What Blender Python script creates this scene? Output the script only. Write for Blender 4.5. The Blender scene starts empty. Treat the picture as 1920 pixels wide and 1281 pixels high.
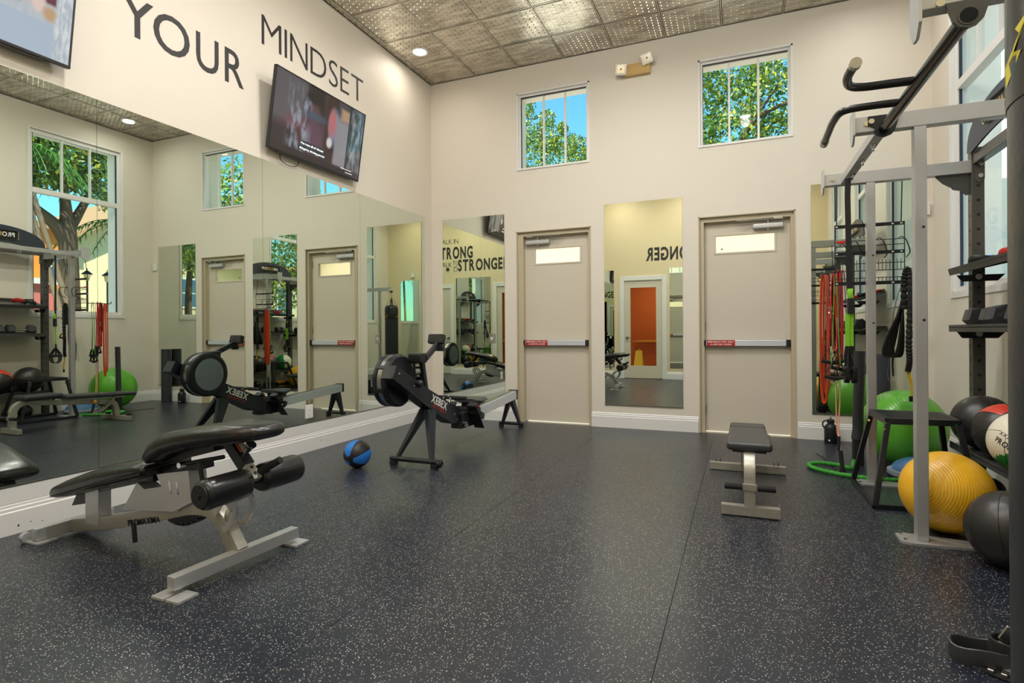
import bpy, bmesh, math, random
from mathutils import Vector, Matrix, Euler
import numpy as np
random.seed(7); np.random.seed(7)
S = bpy.context.scene
COL = S.collection
PI = math.pi

# ------------------------------------------------------------------ camera, sky, sun, ceiling and fill lights, exposure
def basis(yaw, roll):
    r = Vector((math.cos(yaw), math.sin(yaw), 0)); f = Vector((-math.sin(yaw), math.cos(yaw), 0)); u = Vector((0, 0, 1))
    return r*math.cos(roll)+u*math.sin(roll), u*math.cos(roll)-r*math.sin(roll), f
cam = bpy.data.objects.new('camera', bpy.data.cameras.new('camera')); COL.objects.link(cam)
r_, u_, f_ = basis(.3917, -.0068)
cam.matrix_world = Matrix(((r_.x, u_.x, -f_.x, 3.908), (r_.y, u_.y, -f_.y, -6.596), (r_.z, u_.z, -f_.z, 1.150), (0, 0, 0, 1)))
cam.data.sensor_width = 36; cam.data.lens = 1037.34*36/1920; cam.data.shift_y = -17.4/1920
cam.data.clip_start = .02; cam.data.clip_end = 300
S.camera = cam

w = bpy.data.worlds.new('sky'); S.world = w; w.use_nodes = True
wn = w.node_tree.nodes; wl = w.node_tree.links
sky = wn.new('ShaderNodeTexSky'); sky.sky_type = 'NISHITA'; sky.sun_disc = False
sky.sun_elevation = math.radians(48); sky.sun_rotation = math.radians(215); sky.air_density = 1.2; sky.dust_density = .4; sky.ozone_density = 1.0
wn['Background'].inputs['Strength'].default_value = .23
gr = wn.new('ShaderNodeMix'); gr.data_type = 'RGBA'; gr.blend_type = 'MULTIPLY'; gr.inputs['Factor'].default_value = 1; gr.inputs['B'].default_value = (.44, .95, .98, 1)
wl.new(sky.outputs['Color'], gr.inputs['A']); wl.new(gr.outputs['Result'], wn['Background'].inputs['Color'])
sun = bpy.data.objects.new('sun', bpy.data.lights.new('sun', 'SUN')); COL.objects.link(sun)
sun.data.energy = 7.0; sun.data.angle = .01; sun.data.color = (1, .95, .86)
sd = Vector((.55, .52, -.86)).normalized(); sun.rotation_euler = sd.to_track_quat('-Z', 'Y').to_euler()
S.view_settings.view_transform = 'Standard'; S.view_settings.look = 'None'; S.view_settings.gamma = 1.0
S.view_settings.exposure = .30; S.view_settings.use_curve_mapping = False
DOWNLIGHTS_AND_FILL = [(.35, -.84, 8), (5.05, -.80, 12), (1.6, -2.75, 62), (2.83, -2.1, 74), (4.0, -2.75, 62), (1.6, -4.7, 70), (2.83, -4.7, 56), (4.0, -4.7, 44), (1.2, -6.3, 30), (2.83, -6.3, 30), (4.6, -6.3, 26)]  # first two are seen fixtures; the rest are unseen, added as interior fill

# ------------------------------------------------------------------ materials
def lin(c):
    c = c/255.
    return c/12.92 if c <= .04045 else ((c+.055)/1.055)**2.4
def rgb(r, g, b): return (lin(r), lin(g), lin(b), 1)
MATS = {}
def mat(name, col, rough=.5, metal=0., var=.08, scale=20., bump=0., bscale=None, coat=0., spec=.5, emis=None, estr=0.):
    if name in MATS: return MATS[name]
    m = bpy.data.materials.new(name); m.use_nodes = True
    n = m.node_tree.nodes; l = m.node_tree.links; b = n['Principled BSDF']
    tc = n.new('ShaderNodeTexCoord'); nz = n.new('ShaderNodeTexNoise'); nz.inputs['Scale'].default_value = scale; nz.inputs['Detail'].default_value = 4
    l.new(tc.outputs['Object'], nz.inputs['Vector'])
    mx = n.new('ShaderNodeMix'); mx.data_type = 'RGBA'
    c = Vector(col[:3]); mx.inputs['A'].default_value = (*(c*(1-var)), 1); mx.inputs['B'].default_value = (*(c*(1+var)), 1)
    l.new(nz.outputs['Fac'], mx.inputs['Factor']); l.new(mx.outputs['Result'], b.inputs['Base Color'])
    b.inputs['Roughness'].default_value = rough; b.inputs['Metallic'].default_value = metal
    b.inputs['Specular IOR Level'].default_value = spec; b.inputs['Coat Weight'].default_value = coat
    if bump:
        bp = n.new('ShaderNodeBump'); bp.inputs['Strength'].default_value = bump; bp.inputs['Distance'].default_value = .01
        if bscale:
            nz2 = n.new('ShaderNodeTexNoise'); nz2.inputs['Scale'].default_value = bscale; nz2.inputs['Detail'].default_value = 3
            l.new(tc.outputs['Object'], nz2.inputs['Vector']); l.new(nz2.outputs['Fac'], bp.inputs['Height'])
        else: l.new(nz.outputs['Fac'], bp.inputs['Height'])
        l.new(bp.outputs['Normal'], b.inputs['Normal'])
    if emis: b.inputs['Emission Color'].default_value = emis; b.inputs['Emission Strength'].default_value = estr
    MATS[name] = m
    return m
def glass_mat():
    m = bpy.data.materials.new('window_glass'); m.use_nodes = True
    n = m.node_tree.nodes; l = m.node_tree.links; n.remove(n['Principled BSDF'])
    t = n.new('ShaderNodeBsdfTransparent'); t.inputs['Color'].default_value = (.975, .985, .98, 1)
    g = n.new('ShaderNodeBsdfGlossy'); g.inputs['Roughness'].default_value = 0
    lw = n.new('ShaderNodeLayerWeight'); lw.inputs['Blend'].default_value = .12; mx = n.new('ShaderNodeMixShader'); fm = n.new('ShaderNodeMath'); fm.operation = 'MULTIPLY'; fm.inputs[1].default_value = .35
    l.new(lw.outputs['Facing'], fm.inputs[0]); l.new(fm.outputs[0], mx.inputs[0]); l.new(t.outputs[0], mx.inputs[1]); l.new(g.outputs[0], mx.inputs[2]); l.new(mx.outputs[0], n['Material Output'].inputs[0])
    return m
GLASS = glass_mat()
PAINT = mat('beige_wall_paint', rgb(221, 213, 199), .55, var=.015, scale=1.5, bump=.03, bscale=350)
PAINT2 = mat('rear_wall_paint', rgb(222, 206, 168), .6, var=.015, scale=1.5, bump=.03, bscale=350)
WHITE = mat('white_trim_paint', rgb(228, 226, 222), .38, var=.02, scale=3)
DOORP = mat('beige_door_paint', rgb(206, 197, 180), .42, var=.02, scale=2)
JAMB = mat('taupe_frame_paint', rgb(190, 178, 152), .42, var=.02, scale=4)
BLACK = mat('black_plastic', rgb(26, 26, 28), .42, var=.15, scale=40, bump=.05)
BLACKM = mat('black_powder_coat', rgb(30, 32, 37), .35, .2, var=.1, scale=60)
VINYL = mat('black_vinyl', rgb(24, 23, 24), .26, 0, var=.1, scale=8, bump=.08, bscale=25, spec=.6)
VINYL2 = mat('matte_black_vinyl', rgb(54, 55, 58), .36, 0, var=.08, scale=12, bump=.06, bscale=120)
FOAM = mat('black_foam', rgb(22, 22, 23), .8, 0, var=.2, scale=90, bump=.2, bscale=300)
SILVER = mat('silver_powder_coat', rgb(196, 196, 196), .34, .55, var=.05, scale=25, bump=.02, bscale=400)
RACKM = mat('rack_grey_coat', rgb(188, 188, 188), .36, .6, var=.05, scale=10, bump=.02, bscale=300)
RACKD = mat('dark_graphite_coat', rgb(88, 87, 84), .35, .5, var=.06, scale=12)
CHROME = mat('chrome', rgb(215, 215, 215), .1, 1, var=.03)
STEEL = mat('brushed_steel', rgb(170, 168, 162), .3, 1, var=.1, scale=30)
ALU = mat('brushed_aluminium', rgb(222, 227, 236), .32, .45, var=.04, scale=6)
GUN = mat('polished_gunmetal', rgb(62, 58, 56), .16, .9, var=.05)
LETTER = mat('dark_vinyl_letter', rgb(38, 34, 32), .6, var=.05)
RED = mat('red_sticker', rgb(176, 22, 28), .45, var=.05)
WHITEP = mat('white_print', rgb(235, 232, 226), .5, var=.03)
YEL = mat('yellow_strap', rgb(226, 186, 30), .5, var=.1, scale=60)
GREENS = mat('lime_webbing', rgb(134, 205, 40), .6, var=.1, scale=80, bump=.1)
ORANGE = mat('orange_rubber', rgb(226, 84, 24), .4, var=.08, scale=30)
REDR = mat('red_rubber', rgb(196, 34, 28), .4, var=.12, scale=40)
GREY = mat('grey_plastic', rgb(120, 122, 124), .4, var=.06)

def mirror_mat(name, tint):
    m = bpy.data.materials.new(name); m.use_nodes = True
    n = m.node_tree.nodes; l = m.node_tree.links; b = n['Principled BSDF']
    b.inputs['Metallic'].default_value = 1; b.inputs['Roughness'].default_value = 0.0
    tc = n.new('ShaderNodeTexCoord'); nz = n.new('ShaderNodeTexNoise'); nz.inputs['Scale'].default_value = 3
    l.new(tc.outputs['Object'], nz.inputs['Vector'])
    mx = n.new('ShaderNodeMix'); mx.data_type = 'RGBA'; mx.inputs['A'].default_value = (*[t*.99 for t in tint], 1); mx.inputs['B'].default_value = (*tint, 1)
    l.new(nz.outputs['Fac'], mx.inputs['Factor']); l.new(mx.outputs['Result'], b.inputs['Base Color'])
    return m
MIRROR = mirror_mat('silvered_mirror', (.71, .76, .68))

def floor_mat():
    m = bpy.data.materials.new('speckled_rubber'); m.use_nodes = True
    n = m.node_tree.nodes; l = m.node_tree.links; b = n['Principled BSDF']
    tc = n.new('ShaderNodeTexCoord')
    vo = n.new('ShaderNodeTexVoronoi'); vo.inputs['Scale'].default_value = 190; l.new(tc.outputs['Object'], vo.inputs['Vector'])
    sx = n.new('ShaderNodeSeparateColor'); l.new(vo.outputs['Color'], sx.inputs[0])
    gt = n.new('ShaderNodeMath'); gt.operation = 'GREATER_THAN'; gt.inputs[1].default_value = .76; l.new(sx.outputs[0], gt.inputs[0])
    lt = n.new('ShaderNodeMath'); lt.operation = 'LESS_THAN'; lt.inputs[1].default_value = .36; l.new(vo.outputs['Distance'], lt.inputs[0])
    mu = n.new('ShaderNodeMath'); mu.operation = 'MULTIPLY'; l.new(gt.outputs[0], mu.inputs[0]); l.new(lt.outputs[0], mu.inputs[1])
    m2 = n.new('ShaderNodeMath'); m2.operation = 'MULTIPLY'; l.new(mu.outputs[0], m2.inputs[0]); l.new(sx.outputs[1], m2.inputs[1])
    nz = n.new('ShaderNodeTexNoise'); nz.inputs['Scale'].default_value = 2.2; nz.inputs['Detail'].default_value = 5; l.new(tc.outputs['Object'], nz.inputs['Vector'])
    base = n.new('ShaderNodeMix'); base.data_type = 'RGBA'; base.inputs['A'].default_value = rgb(23, 28, 38); base.inputs['B'].default_value = rgb(33, 38, 50)
    l.new(nz.outputs['Fac'], base.inputs['Factor'])
    mx = n.new('ShaderNodeMix'); mx.data_type = 'RGBA'; mx.inputs['B'].default_value = rgb(225, 224, 214)
    l.new(m2.outputs[0], mx.inputs['Factor']); l.new(base.outputs['Result'], mx.inputs['A']); l.new(mx.outputs['Result'], b.inputs['Base Color'])
    ro = n.new('ShaderNodeMapRange'); ro.inputs['To Min'].default_value = .295; ro.inputs['To Max'].default_value = .35; l.new(nz.outputs['Fac'], ro.inputs['Value']); l.new(ro.outputs[0], b.inputs['Roughness'])
    bp = n.new('ShaderNodeBump'); bp.inputs['Strength'].default_value = .25; bp.inputs['Distance'].default_value = .001
    n2 = n.new('ShaderNodeTexNoise'); n2.inputs['Scale'].default_value = 220; n2.inputs['Detail'].default_value = 2; l.new(tc.outputs['Object'], n2.inputs['Vector'])
    l.new(n2.outputs['Fac'], bp.inputs['Height']); l.new(bp.outputs['Normal'], b.inputs['Normal'])
    b.inputs['Specular IOR Level'].default_value = .5
    return m
FLOORM = floor_mat()

def tin_mat():
    m = bpy.data.materials.new('pressed_pewter_tin'); m.use_nodes = True
    n = m.node_tree.nodes; l = m.node_tree.links; b = n['Principled BSDF']
    tc = n.new('ShaderNodeTexCoord'); mp = n.new('ShaderNodeMapping'); mp.inputs['Scale'].default_value = (3, 12, 3); l.new(tc.outputs['Object'], mp.inputs['Vector'])
    oi = n.new('ShaderNodeObjectInfo'); ad = n.new('ShaderNodeVectorMath'); ad.operation = 'ADD'
    cm = n.new('ShaderNodeCombineXYZ'); mm = n.new('ShaderNodeMath'); mm.operation = 'MULTIPLY'; mm.inputs[1].default_value = 37; l.new(oi.outputs['Random'], mm.inputs[0]); l.new(mm.outputs[0], cm.inputs[0])
    l.new(mp.outputs[0], ad.inputs[0]); l.new(cm.outputs[0], ad.inputs[1])
    nz = n.new('ShaderNodeTexNoise'); nz.inputs['Scale'].default_value = 1.4; nz.inputs['Detail'].default_value = 3; l.new(ad.outputs[0], nz.inputs['Vector'])
    cr = n.new('ShaderNodeValToRGB'); cr.color_ramp.elements[0].position = .35; cr.color_ramp.elements[0].color = rgb(176, 171, 160)
    cr.color_ramp.elements[1].position = .68; cr.color_ramp.elements[1].color = rgb(228, 223, 212)
    l.new(nz.outputs['Fac'], cr.inputs[0]); l.new(cr.outputs[0], b.inputs['Base Color'])
    b.inputs['Metallic'].default_value = .9; b.inputs['Roughness'].default_value = .27
    bp = n.new('ShaderNodeBump'); bp.inputs['Strength'].default_value = .22; bp.inputs['Distance'].default_value = .006
    n2 = n.new('ShaderNodeTexNoise'); n2.inputs['Scale'].default_value = 7; n2.inputs['Detail'].default_value = 2; l.new(ad.outputs[0], n2.inputs['Vector']); l.new(n2.outputs['Fac'], bp.inputs['Height']); l.new(bp.outputs['Normal'], b.inputs['Normal'])
    return m
TIN = tin_mat()

# ------------------------------------------------------------------ mesh helpers (everything is written in world coordinates)
def V(*a): return Vector(a)
def B(): return bmesh.new()
BEV = [False]
def box(bm, x0, x1, y0, y1, z0, z1, bev=0, seg=2, rot=None, piv=None):
    g = bmesh.ops.create_cube(bm, size=1)['verts']
    c = V((x0+x1)/2, (y0+y1)/2, (z0+z1)/2)
    for v in g: v.co = V(v.co.x*(x1-x0), v.co.y*(y1-y0), v.co.z*(z1-z0))+c
    if bev:
        BEV[0] = True
        es = list({e for v in g for e in v.link_edges})
        r = bmesh.ops.bevel(bm, geom=es, offset=bev, segments=seg, profile=.5, affect='EDGES')
        g = list({v for f in r['faces'] for v in f.verts} | {v for v in g if v.is_valid})
    if rot is not None:
        p = piv if piv is not None else c
        for v in g: v.co = rot @ (v.co-p)+p
    return g
def bar(bm, p0, p1, w_, h_, up=V(0, 0, 1), bev=0):
    p0, p1 = V(*p0), V(*p1); d = p1-p0; L = d.length; d.normalize()
    s = d.cross(up)
    if s.length < 1e-4: s = V(1, 0, 0)
    s.normalize(); u = s.cross(d)
    M = Matrix((s, d, u)).transposed()
    g = box(bm, -w_/2, w_/2, -L/2, L/2, -h_/2, h_/2, bev)
    c = (p0+p1)/2
    for v in g: v.co = M @ v.co+c
    return g
def smooth_path(pts, n=6):
    P = [V(*p) for p in pts]; out = []
    Q = [P[0]*2-P[1]]+P+[P[-1]*2-P[-2]]
    for i in range(1, len(Q)-2):
        for k in range(n):
            t = k/n; a, b, c, d = Q[i-1], Q[i], Q[i+1], Q[i+2]
            out.append(.5*((2*b)+(c-a)*t+(2*a-5*b+4*c-d)*t*t+(3*b-a-3*c+d)*t**3))
    out.append(P[-1]); return out
def tube(bm, pts, r, seg=12, cap=True, closed=False, flat=None):
    P = [V(*p) for p in pts]; n = len(P); rs = r if isinstance(r, (list, tuple)) else [r]*n
    t0 = (P[1]-P[0]).normalized(); a = V(0, 0, 1) if abs(t0.z) < .9 else V(1, 0, 0)
    nr = (a-t0*a.dot(t0)).normalized(); rings = []
    for i in range(n):
        if closed: t = (P[(i+1) % n]-P[i-1])
        else: t = P[min(i+1, n-1)]-P[max(i-1, 0)]
        t.normalize(); nr = (nr-t*nr.dot(t))
        nr.normalize(); bn = t.cross(nr)
        fx, fy = (flat if flat else (1, 1))
        rings.append([bm.verts.new(P[i]+(nr*math.cos(2*PI*k/seg)*fx+bn*math.sin(2*PI*k/seg)*fy)*rs[i]) for k in range(seg)])
    for i in range(n if closed else n-1):
        A, C = rings[i], rings[(i+1) % n]
        for k in range(seg): bm.faces.new((A[k], A[(k+1) % seg], C[(k+1) % seg], C[k]))
    if cap and not closed:
        bm.faces.new(rings[0][::-1]); bm.faces.new(rings[-1])
def strip(bm, pts, wv, th):
    """flat strap along pts; wv = width vector, th thickness"""
    P = [V(*p) for p in pts]; wv = V(*wv); prev = None; first = None
    for i, p in enumerate(P):
        t = (P[min(i+1, len(P)-1)]-P[max(i-1, 0)]).normalized(); nn = t.cross(wv).normalized()*th/2
        q = [bm.verts.new(p+a*wv/2+b*nn) for a, b in ((-1, -1), (1, -1), (1, 1), (-1, 1))]
        if prev:
            for k in range(4): bm.faces.new((prev[k], prev[(k+1) % 4], q[(k+1) % 4], q[k]))
        else: first = q
        prev = q
    bm.faces.new(first[::-1]); bm.faces.new(prev)
def cyl(bm, p0, p1, r, seg=20, r1=None): tube(bm, [p0, p1], [r, r if r1 is None else r1], seg)
def ring(bm, c, axis, R, r, seg=24, s2=8):
    c = V(*c); ax = V(*axis).normalized(); a = ax.orthogonal().normalized(); b = ax.cross(a)
    tube(bm, [c+(a*math.cos(2*PI*i/seg)+b*math.sin(2*PI*i/seg))*R for i in range(seg)], r, s2, closed=True)
def lathe(bm, prof, c=(0, 0, 0), axis=(0, 0, 1), seg=32):
    c = V(*c); ax = V(*axis).normalized(); a = ax.orthogonal().normalized(); b = ax.cross(a); R = []
    for rr, zz in prof:
        if rr < 1e-5: R.append([bm.verts.new(c+ax*zz)])
        else: R.append([bm.verts.new(c+ax*zz+(a*math.cos(2*PI*k/seg)+b*math.sin(2*PI*k/seg))*rr) for k in range(seg)])
    for i in range(len(R)-1):
        A, C = R[i], R[i+1]
        for k in range(seg):
            q = [A[k % len(A)], A[(k+1) % len(A)], C[(k+1) % len(C)], C[k % len(C)]]
            u = []
            for v in q:
                if v not in u: u.append(v)
            if len(u) > 2: bm.faces.new(u)
    if len(R[0]) > 1: bm.faces.new(R[0][::-1])
    if len(R[-1]) > 1: bm.faces.new(R[-1])
def prism(bm, poly, ax, a0, a1):
    """poly: 2D points in the two axes other than ax, extruded from a0 to a1 along ax (0,1,2)"""
    def mk(p, a):
        l = list(p); l.insert(ax, a); return V(*l)
    A = [bm.verts.new(mk(p, a0)) for p in poly]; C = [bm.verts.new(mk(p, a1)) for p in poly]; n = len(poly)
    for k in range(n): bm.faces.new((A[k], A[(k+1) % n], C[(k+1) % n], C[k]))
    bm.faces.new(A[::-1]); bm.faces.new(C)
def loft(bm, secs):
    R = [[bm.verts.new(V(*p)) for p in s] for s in secs]; n = len(R[0])
    for i in range(len(R)-1):
        for k in range(n): bm.faces.new((R[i][k], R[i][(k+1) % n], R[i+1][(k+1) % n], R[i+1][k]))
    bm.faces.new(R[0][::-1]); bm.faces.new(R[-1])
def superell(c, a_, b_, A, Bv, e=4, n=24):
    if e >= 8: BEV[0] = True
    out = []
    for k in range(n):
        t = 2*PI*k/n; ct, st = math.cos(t), math.sin(t)
        out.append(V(*c)+V(*A)*a_*math.copysign(abs(ct)**(2/e), ct)+V(*Bv)*b_*math.copysign(abs(st)**(2/e), st))
    return out
def sphere(bm, c, r, u=32, v=20, sq=(1, 1, 1)):
    g = bmesh.ops.create_uvsphere(bm, u_segments=u, v_segments=v, radius=r)['verts']
    for q in g: q.co = V(q.co.x*sq[0], q.co.y*sq[1], q.co.z*sq[2])+V(*c)
    return g

def root_of(o):
    while o.parent: o = o.parent
    return o
def obj(name, bm, m, parent=None, sharp=35, smooth=True):
    bmesh.ops.recalc_face_normals(bm, faces=bm.faces)
    me = bpy.data.meshes.new(name)
    if parent is not None:
        off = root_of(parent).location
        for v in bm.verts: v.co -= off
    bm.to_mesh(me); bm.free()
    ms = m if isinstance(m, list) else [m]
    for q in ms: me.materials.append(q)
    if smooth:
        me.polygons.foreach_set('use_smooth', [True]*len(me.polygons)); me.set_sharp_from_angle(angle=math.radians(sharp))
    o = bpy.data.objects.new(name, me); COL.objects.link(o)
    if parent is not None: o.parent = parent
    if BEV[0] and smooth:
        wm = o.modifiers.new('weighted', 'WEIGHTED_NORMAL'); wm.keep_sharp = True; wm.weight = 80
    BEV[0] = False
    return o
def thing(name, label, cat, loc=(0, 0, 0), group=None):
    o = bpy.data.objects.new(name, None); COL.objects.link(o); o.location = loc; o.empty_display_size = .1
    o['label'] = label; o['category'] = cat
    if group: o['group'] = group
    return o
def tag(o, label, cat, group=None):
    o['label'] = label; o['category'] = cat
    if group: o['group'] = group
    return o
def recenter(o):
    """put the origin of a one-mesh thing at its base"""
    me = o.data; n = len(me.vertices); co = np.empty(n*3); me.vertices.foreach_get('co', co); co = co.reshape(-1, 3)
    c = (co.min(0)+co.max(0))/2; c[2] = co[:, 2].min(); co -= c; me.vertices.foreach_set('co', co.ravel()); o.location = c; return o
def struct(name, bm, m, parent=None, **k):
    o = obj(name, bm, m, parent, **k)
    if parent is None: o['kind'] = 'structure'
    return o
def sroot(name, loc=(0, 0, 0)):
    o = bpy.data.objects.new(name, None); COL.objects.link(o); o.location = loc; o['kind'] = 'structure'; return o
def dup(root, loc, label=None, rot=None):
    r = root.copy(); COL.objects.link(r); r.location = loc
    if rot is not None: r.rotation_euler = rot
    if label: r['label'] = label
    for ch in list(root.children):
        c = ch.copy(); COL.objects.link(c); c.parent = r
        for g in ch.children:
            d = g.copy(); COL.objects.link(d); d.parent = c
    return r
def char_mesh(ch, bold=0.0):
    cu = bpy.data.curves.new('t', 'FONT'); cu.body = ch; cu.size = 1; cu.offset = bold; cu.resolution_u = 4; cu.extrude = .5; cu.fill_mode = 'BOTH'
    o = bpy.data.objects.new('t', cu); COL.objects.link(o); dg = bpy.context.evaluated_depsgraph_get(); dg.update()
    me = bpy.data.meshes.new_from_object(o.evaluated_get(dg)); bpy.data.objects.remove(o); bpy.data.curves.remove(cu)
    co = np.empty(len(me.vertices)*3); me.vertices.foreach_get('co', co); co = co.reshape(-1, 3); fs = [tuple(p.vertices) for p in me.polygons]
    bpy.data.meshes.remove(me); return co, fs
CM = {}
def text(parent, s, org, right, up, h_, W, m, bold=0., depth=.002, gap=.1, part='letter', joined=False, space=.35):
    """letters of s with cap height h_ fitted to total width W; org = lower left"""
    org, right, up = V(*org), V(*right).normalized(), V(*up).normalized(); nrm = right.cross(up)
    items = []
    for ch in s:
        if ch == ' ': items.append(None); continue
        if (ch, bold) not in CM: CM[(ch, bold)] = char_mesh(ch, bold)
        items.append(CM[(ch, bold)])
    if ('H', bold) not in CM: CM[('H', bold)] = char_mesh('H', bold)
    Hc = CM[('H', bold)][0]; k = h_/(Hc[:, 1].max()-Hc[:, 1].min()); base = Hc[:, 1].min()
    tot = sum((it[0][:, 0].max()-it[0][:, 0].min()) if it else 0 for it in items)*k
    gaps = sum((space if (items[i] is None) else gap)*h_ for i in range(len(items)-1))
    sx = (W-gaps)/tot; x = 0; bmj = B() if joined else None
    for it in items:
        if it is None: x += space*h_; continue
        co, fs = it; x0 = co[:, 0].min(); bm = bmj if joined else B()
        vs = [bm.verts.new(org+right*((c[0]-x0)*k*sx+x)+up*((c[1]-base)*k)+nrm*(c[2]+.5)*depth) for c in co]
        for f in fs:
            try: bm.faces.new([vs[i] for i in f])
            except ValueError: pass
        x += (co[:, 0].max()-x0)*k*sx+gap*h_
        if not joined: obj(part, bm, m, parent, smooth=False)
    if joined: return obj(part, bmj, m, parent, smooth=False)

# ------------------------------------------------------------------ room shell
W_, D_, H_ = 5.66, 7.05, 4.547
def holed(bm, a0, a1, z0, z1, holes, mk):
    xs = sorted({a0, a1, *[h[0] for h in holes], *[h[1] for h in holes]}); zs = sorted({z0, z1, *[h[2] for h in holes], *[h[3] for h in holes]})
    for i in range(len(xs)-1):
        run = None
        for j in range(len(zs)-1):
            cx, cz = (xs[i]+xs[i+1])/2, (zs[j]+zs[j+1])/2
            inside = any(h[0] < cx < h[1] and h[2] < cz < h[3] for h in holes)
            if not inside:
                run = (run[0], zs[j+1]) if run else (zs[j], zs[j+1])
            if (inside or j == len(zs)-2) and run: mk(bm, xs[i], xs[i+1], run[0], run[1]); run = None
D1 = (1.253, 2.23, 0, 2.437); D2 = (3.473, 4.455, 0, 2.437); W1 = (1.27, 2.22, 3.224, 4.207); W2 = (3.482, 4.44, 3.224, 4.207)
bm = B(); holed(bm, 0, W_, 0, H_+.1, [D1, D2, W1, W2], lambda b, a, c, z0, z1: box(b, a, c, 0, .33, z0, z1)); struct('wall_back', bm, PAINT, smooth=False)
RW = [(-1.83, -.53), (-3.95, -2.65), (-6.45, -5.15)]; RZ = (1.47, 4.19)
bm = B(); holed(bm, -D_, .33, 0, H_+.1, [(a, b, *RZ) for a, b in RW], lambda b, a, c, z0, z1: box(b, W_, W_+.35, a, c, z0, z1)); struct('wall_right', bm, PAINT, smooth=False)
bm = B(); box(bm, -.2, 0, -D_, .33, 0, H_+.1); struct('wall_left', bm, PAINT, smooth=False)
GD = (1.16, 2.284, 0, 2.50); OD = (3.47, 4.55, 0, 2.50)
bm = B(); holed(bm, -.2, W_+.35, 0, H_+.1, [GD, OD], lambda b, a, c, z0, z1: box(b, a, c, -D_-.15, -D_, z0, z1)); struct('wall_rear', bm, PAINT2, smooth=False)
bm = B(); box(bm, 6.50, 7.15, 1.45, 1.75, -.2, H_+.1); struct('added_column', bm, mat('white_stucco', rgb(240, 238, 230), .8, var=.03), smooth=False)  # freestanding outdoor column, added to show white through the tall window's edge
# floor: rolled rubber strips over a slab
fr = bm = B(); box(bm, -.2, W_+.35, -D_-.15, .33, -.15, -.008); fl = struct('floor', bm, mat('dark_subfloor', rgb(18, 18, 19), .8), smooth=False)
seam = 3.63; x = seam-3*1.219; xs = [0]
while x < W_: 
    if x > .05: xs.append(x)
    x += 1.219
xs.append(W_)
for i in range(len(xs)-1):
    bm = B(); box(bm, xs[i]+.001, xs[i+1]-.001, -D_, .0, -.008, 0, .0006, 1); obj('rubber_roll', bm, FLOORM, fl, smooth=False)
for (a, b, n_) in ((D1[0], D1[1], 0), (D2[0], D2[1], 0)):
    bm = B(); box(bm, a, b, 0, .30, -.008, .001); obj('threshold', bm, STEEL, fl, smooth=False)
# ceiling
bm = B(); box(bm, -.2, W_+.35, -D_-.15, .33, H_+.03, H_+.2); ce = struct('ceiling', bm, mat('ceiling_void', rgb(30, 28, 26), .9), smooth=False)
T = .6096
def tile_mesh():
    bm = B(); h = T/2-.012
    box(bm, -h, h, -h, h, 0, .012)
    for a, b in (((-h, -h+.012), (-h, h)), ((h-.012, h), (-h, h)), ((-h, h), (-h, -h+.012)), ((-h, h), (h-.012, h))):
        box(bm, a[0], a[1], b[0], b[1], -.004, .001)
    n = 9; s = (2*h-.05)/n
    for i in range(n+1):
        for j in range(n):
            xx = -h+.025+s*i; yy = -h+.025+s*(j+(.25 if i % 2 else .75))
            R0 = [bm.verts.new((xx+.0085*math.cos(k*PI/3), yy+.0085*math.sin(k*PI/3), 0)) for k in range(6)]
            R1 = [bm.verts.new((xx+.0045*math.cos(k*PI/3), yy+.0045*math.sin(k*PI/3), -.0105)) for k in range(6)]
            for k in range(6): bm.faces.new((R0[k], R0[(k+1) % 6], R1[(k+1) % 6], R1[k]))
            bm.faces.new(R1[::-1])
    bmesh.ops.recalc_face_normals(bm, faces=bm.faces)
    me = bpy.data.meshes.new('ceiling_tile'); bm.to_mesh(me); bm.free(); me.materials.append(TIN)
    me.polygons.foreach_set('use_smooth', [True]*len(me.polygons)); me.set_sharp_from_angle(angle=math.radians(25)); return me
TM = tile_mesh()
gx = [0]+[.0805+k*T for k in range(10)]+[W_]; gy = [0]+[-.549-k*T for k in range(11)]+[-D_]
for i in range(len(gx)-1):
    for j in range(len(gy)-1):
        o = bpy.data.objects.new('ceiling_tile', TM); COL.objects.link(o); o.parent = ce
        o.location = ((gx[i]+gx[i+1])/2, (gy[j]+gy[j+1])/2, H_+random.uniform(0, .002)); o.scale = ((gx[i+1]-gx[i])/T, (gy[j]-gy[j+1])/T, 1)
        o.rotation_euler = (random.uniform(-.003, .003), random.uniform(-.003, .003), 0)
for g in gx[1:-1]:
    bm = B(); box(bm, g-.006, g+.006, -D_, 0, H_-.008, H_+.02, .002, 1); obj('grid_bar', bm, TIN, ce)
for g in gy[1:-1]:
    bm = B(); box(bm, 0, W_, g-.006, g+.006, H_-.0075, H_+.02, .002, 1); obj('grid_bar', bm, TIN, ce)
for a in ((0, .016, -D_, 0), (W_-.016, W_, -D_, 0), (0, W_, -.016, 0), (0, W_, -D_, -D_+.016)):
    bm = B(); box(bm, *a, H_-.005, H_+.02); obj('edge_trim', bm, RACKD, ce, smooth=False)
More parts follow.
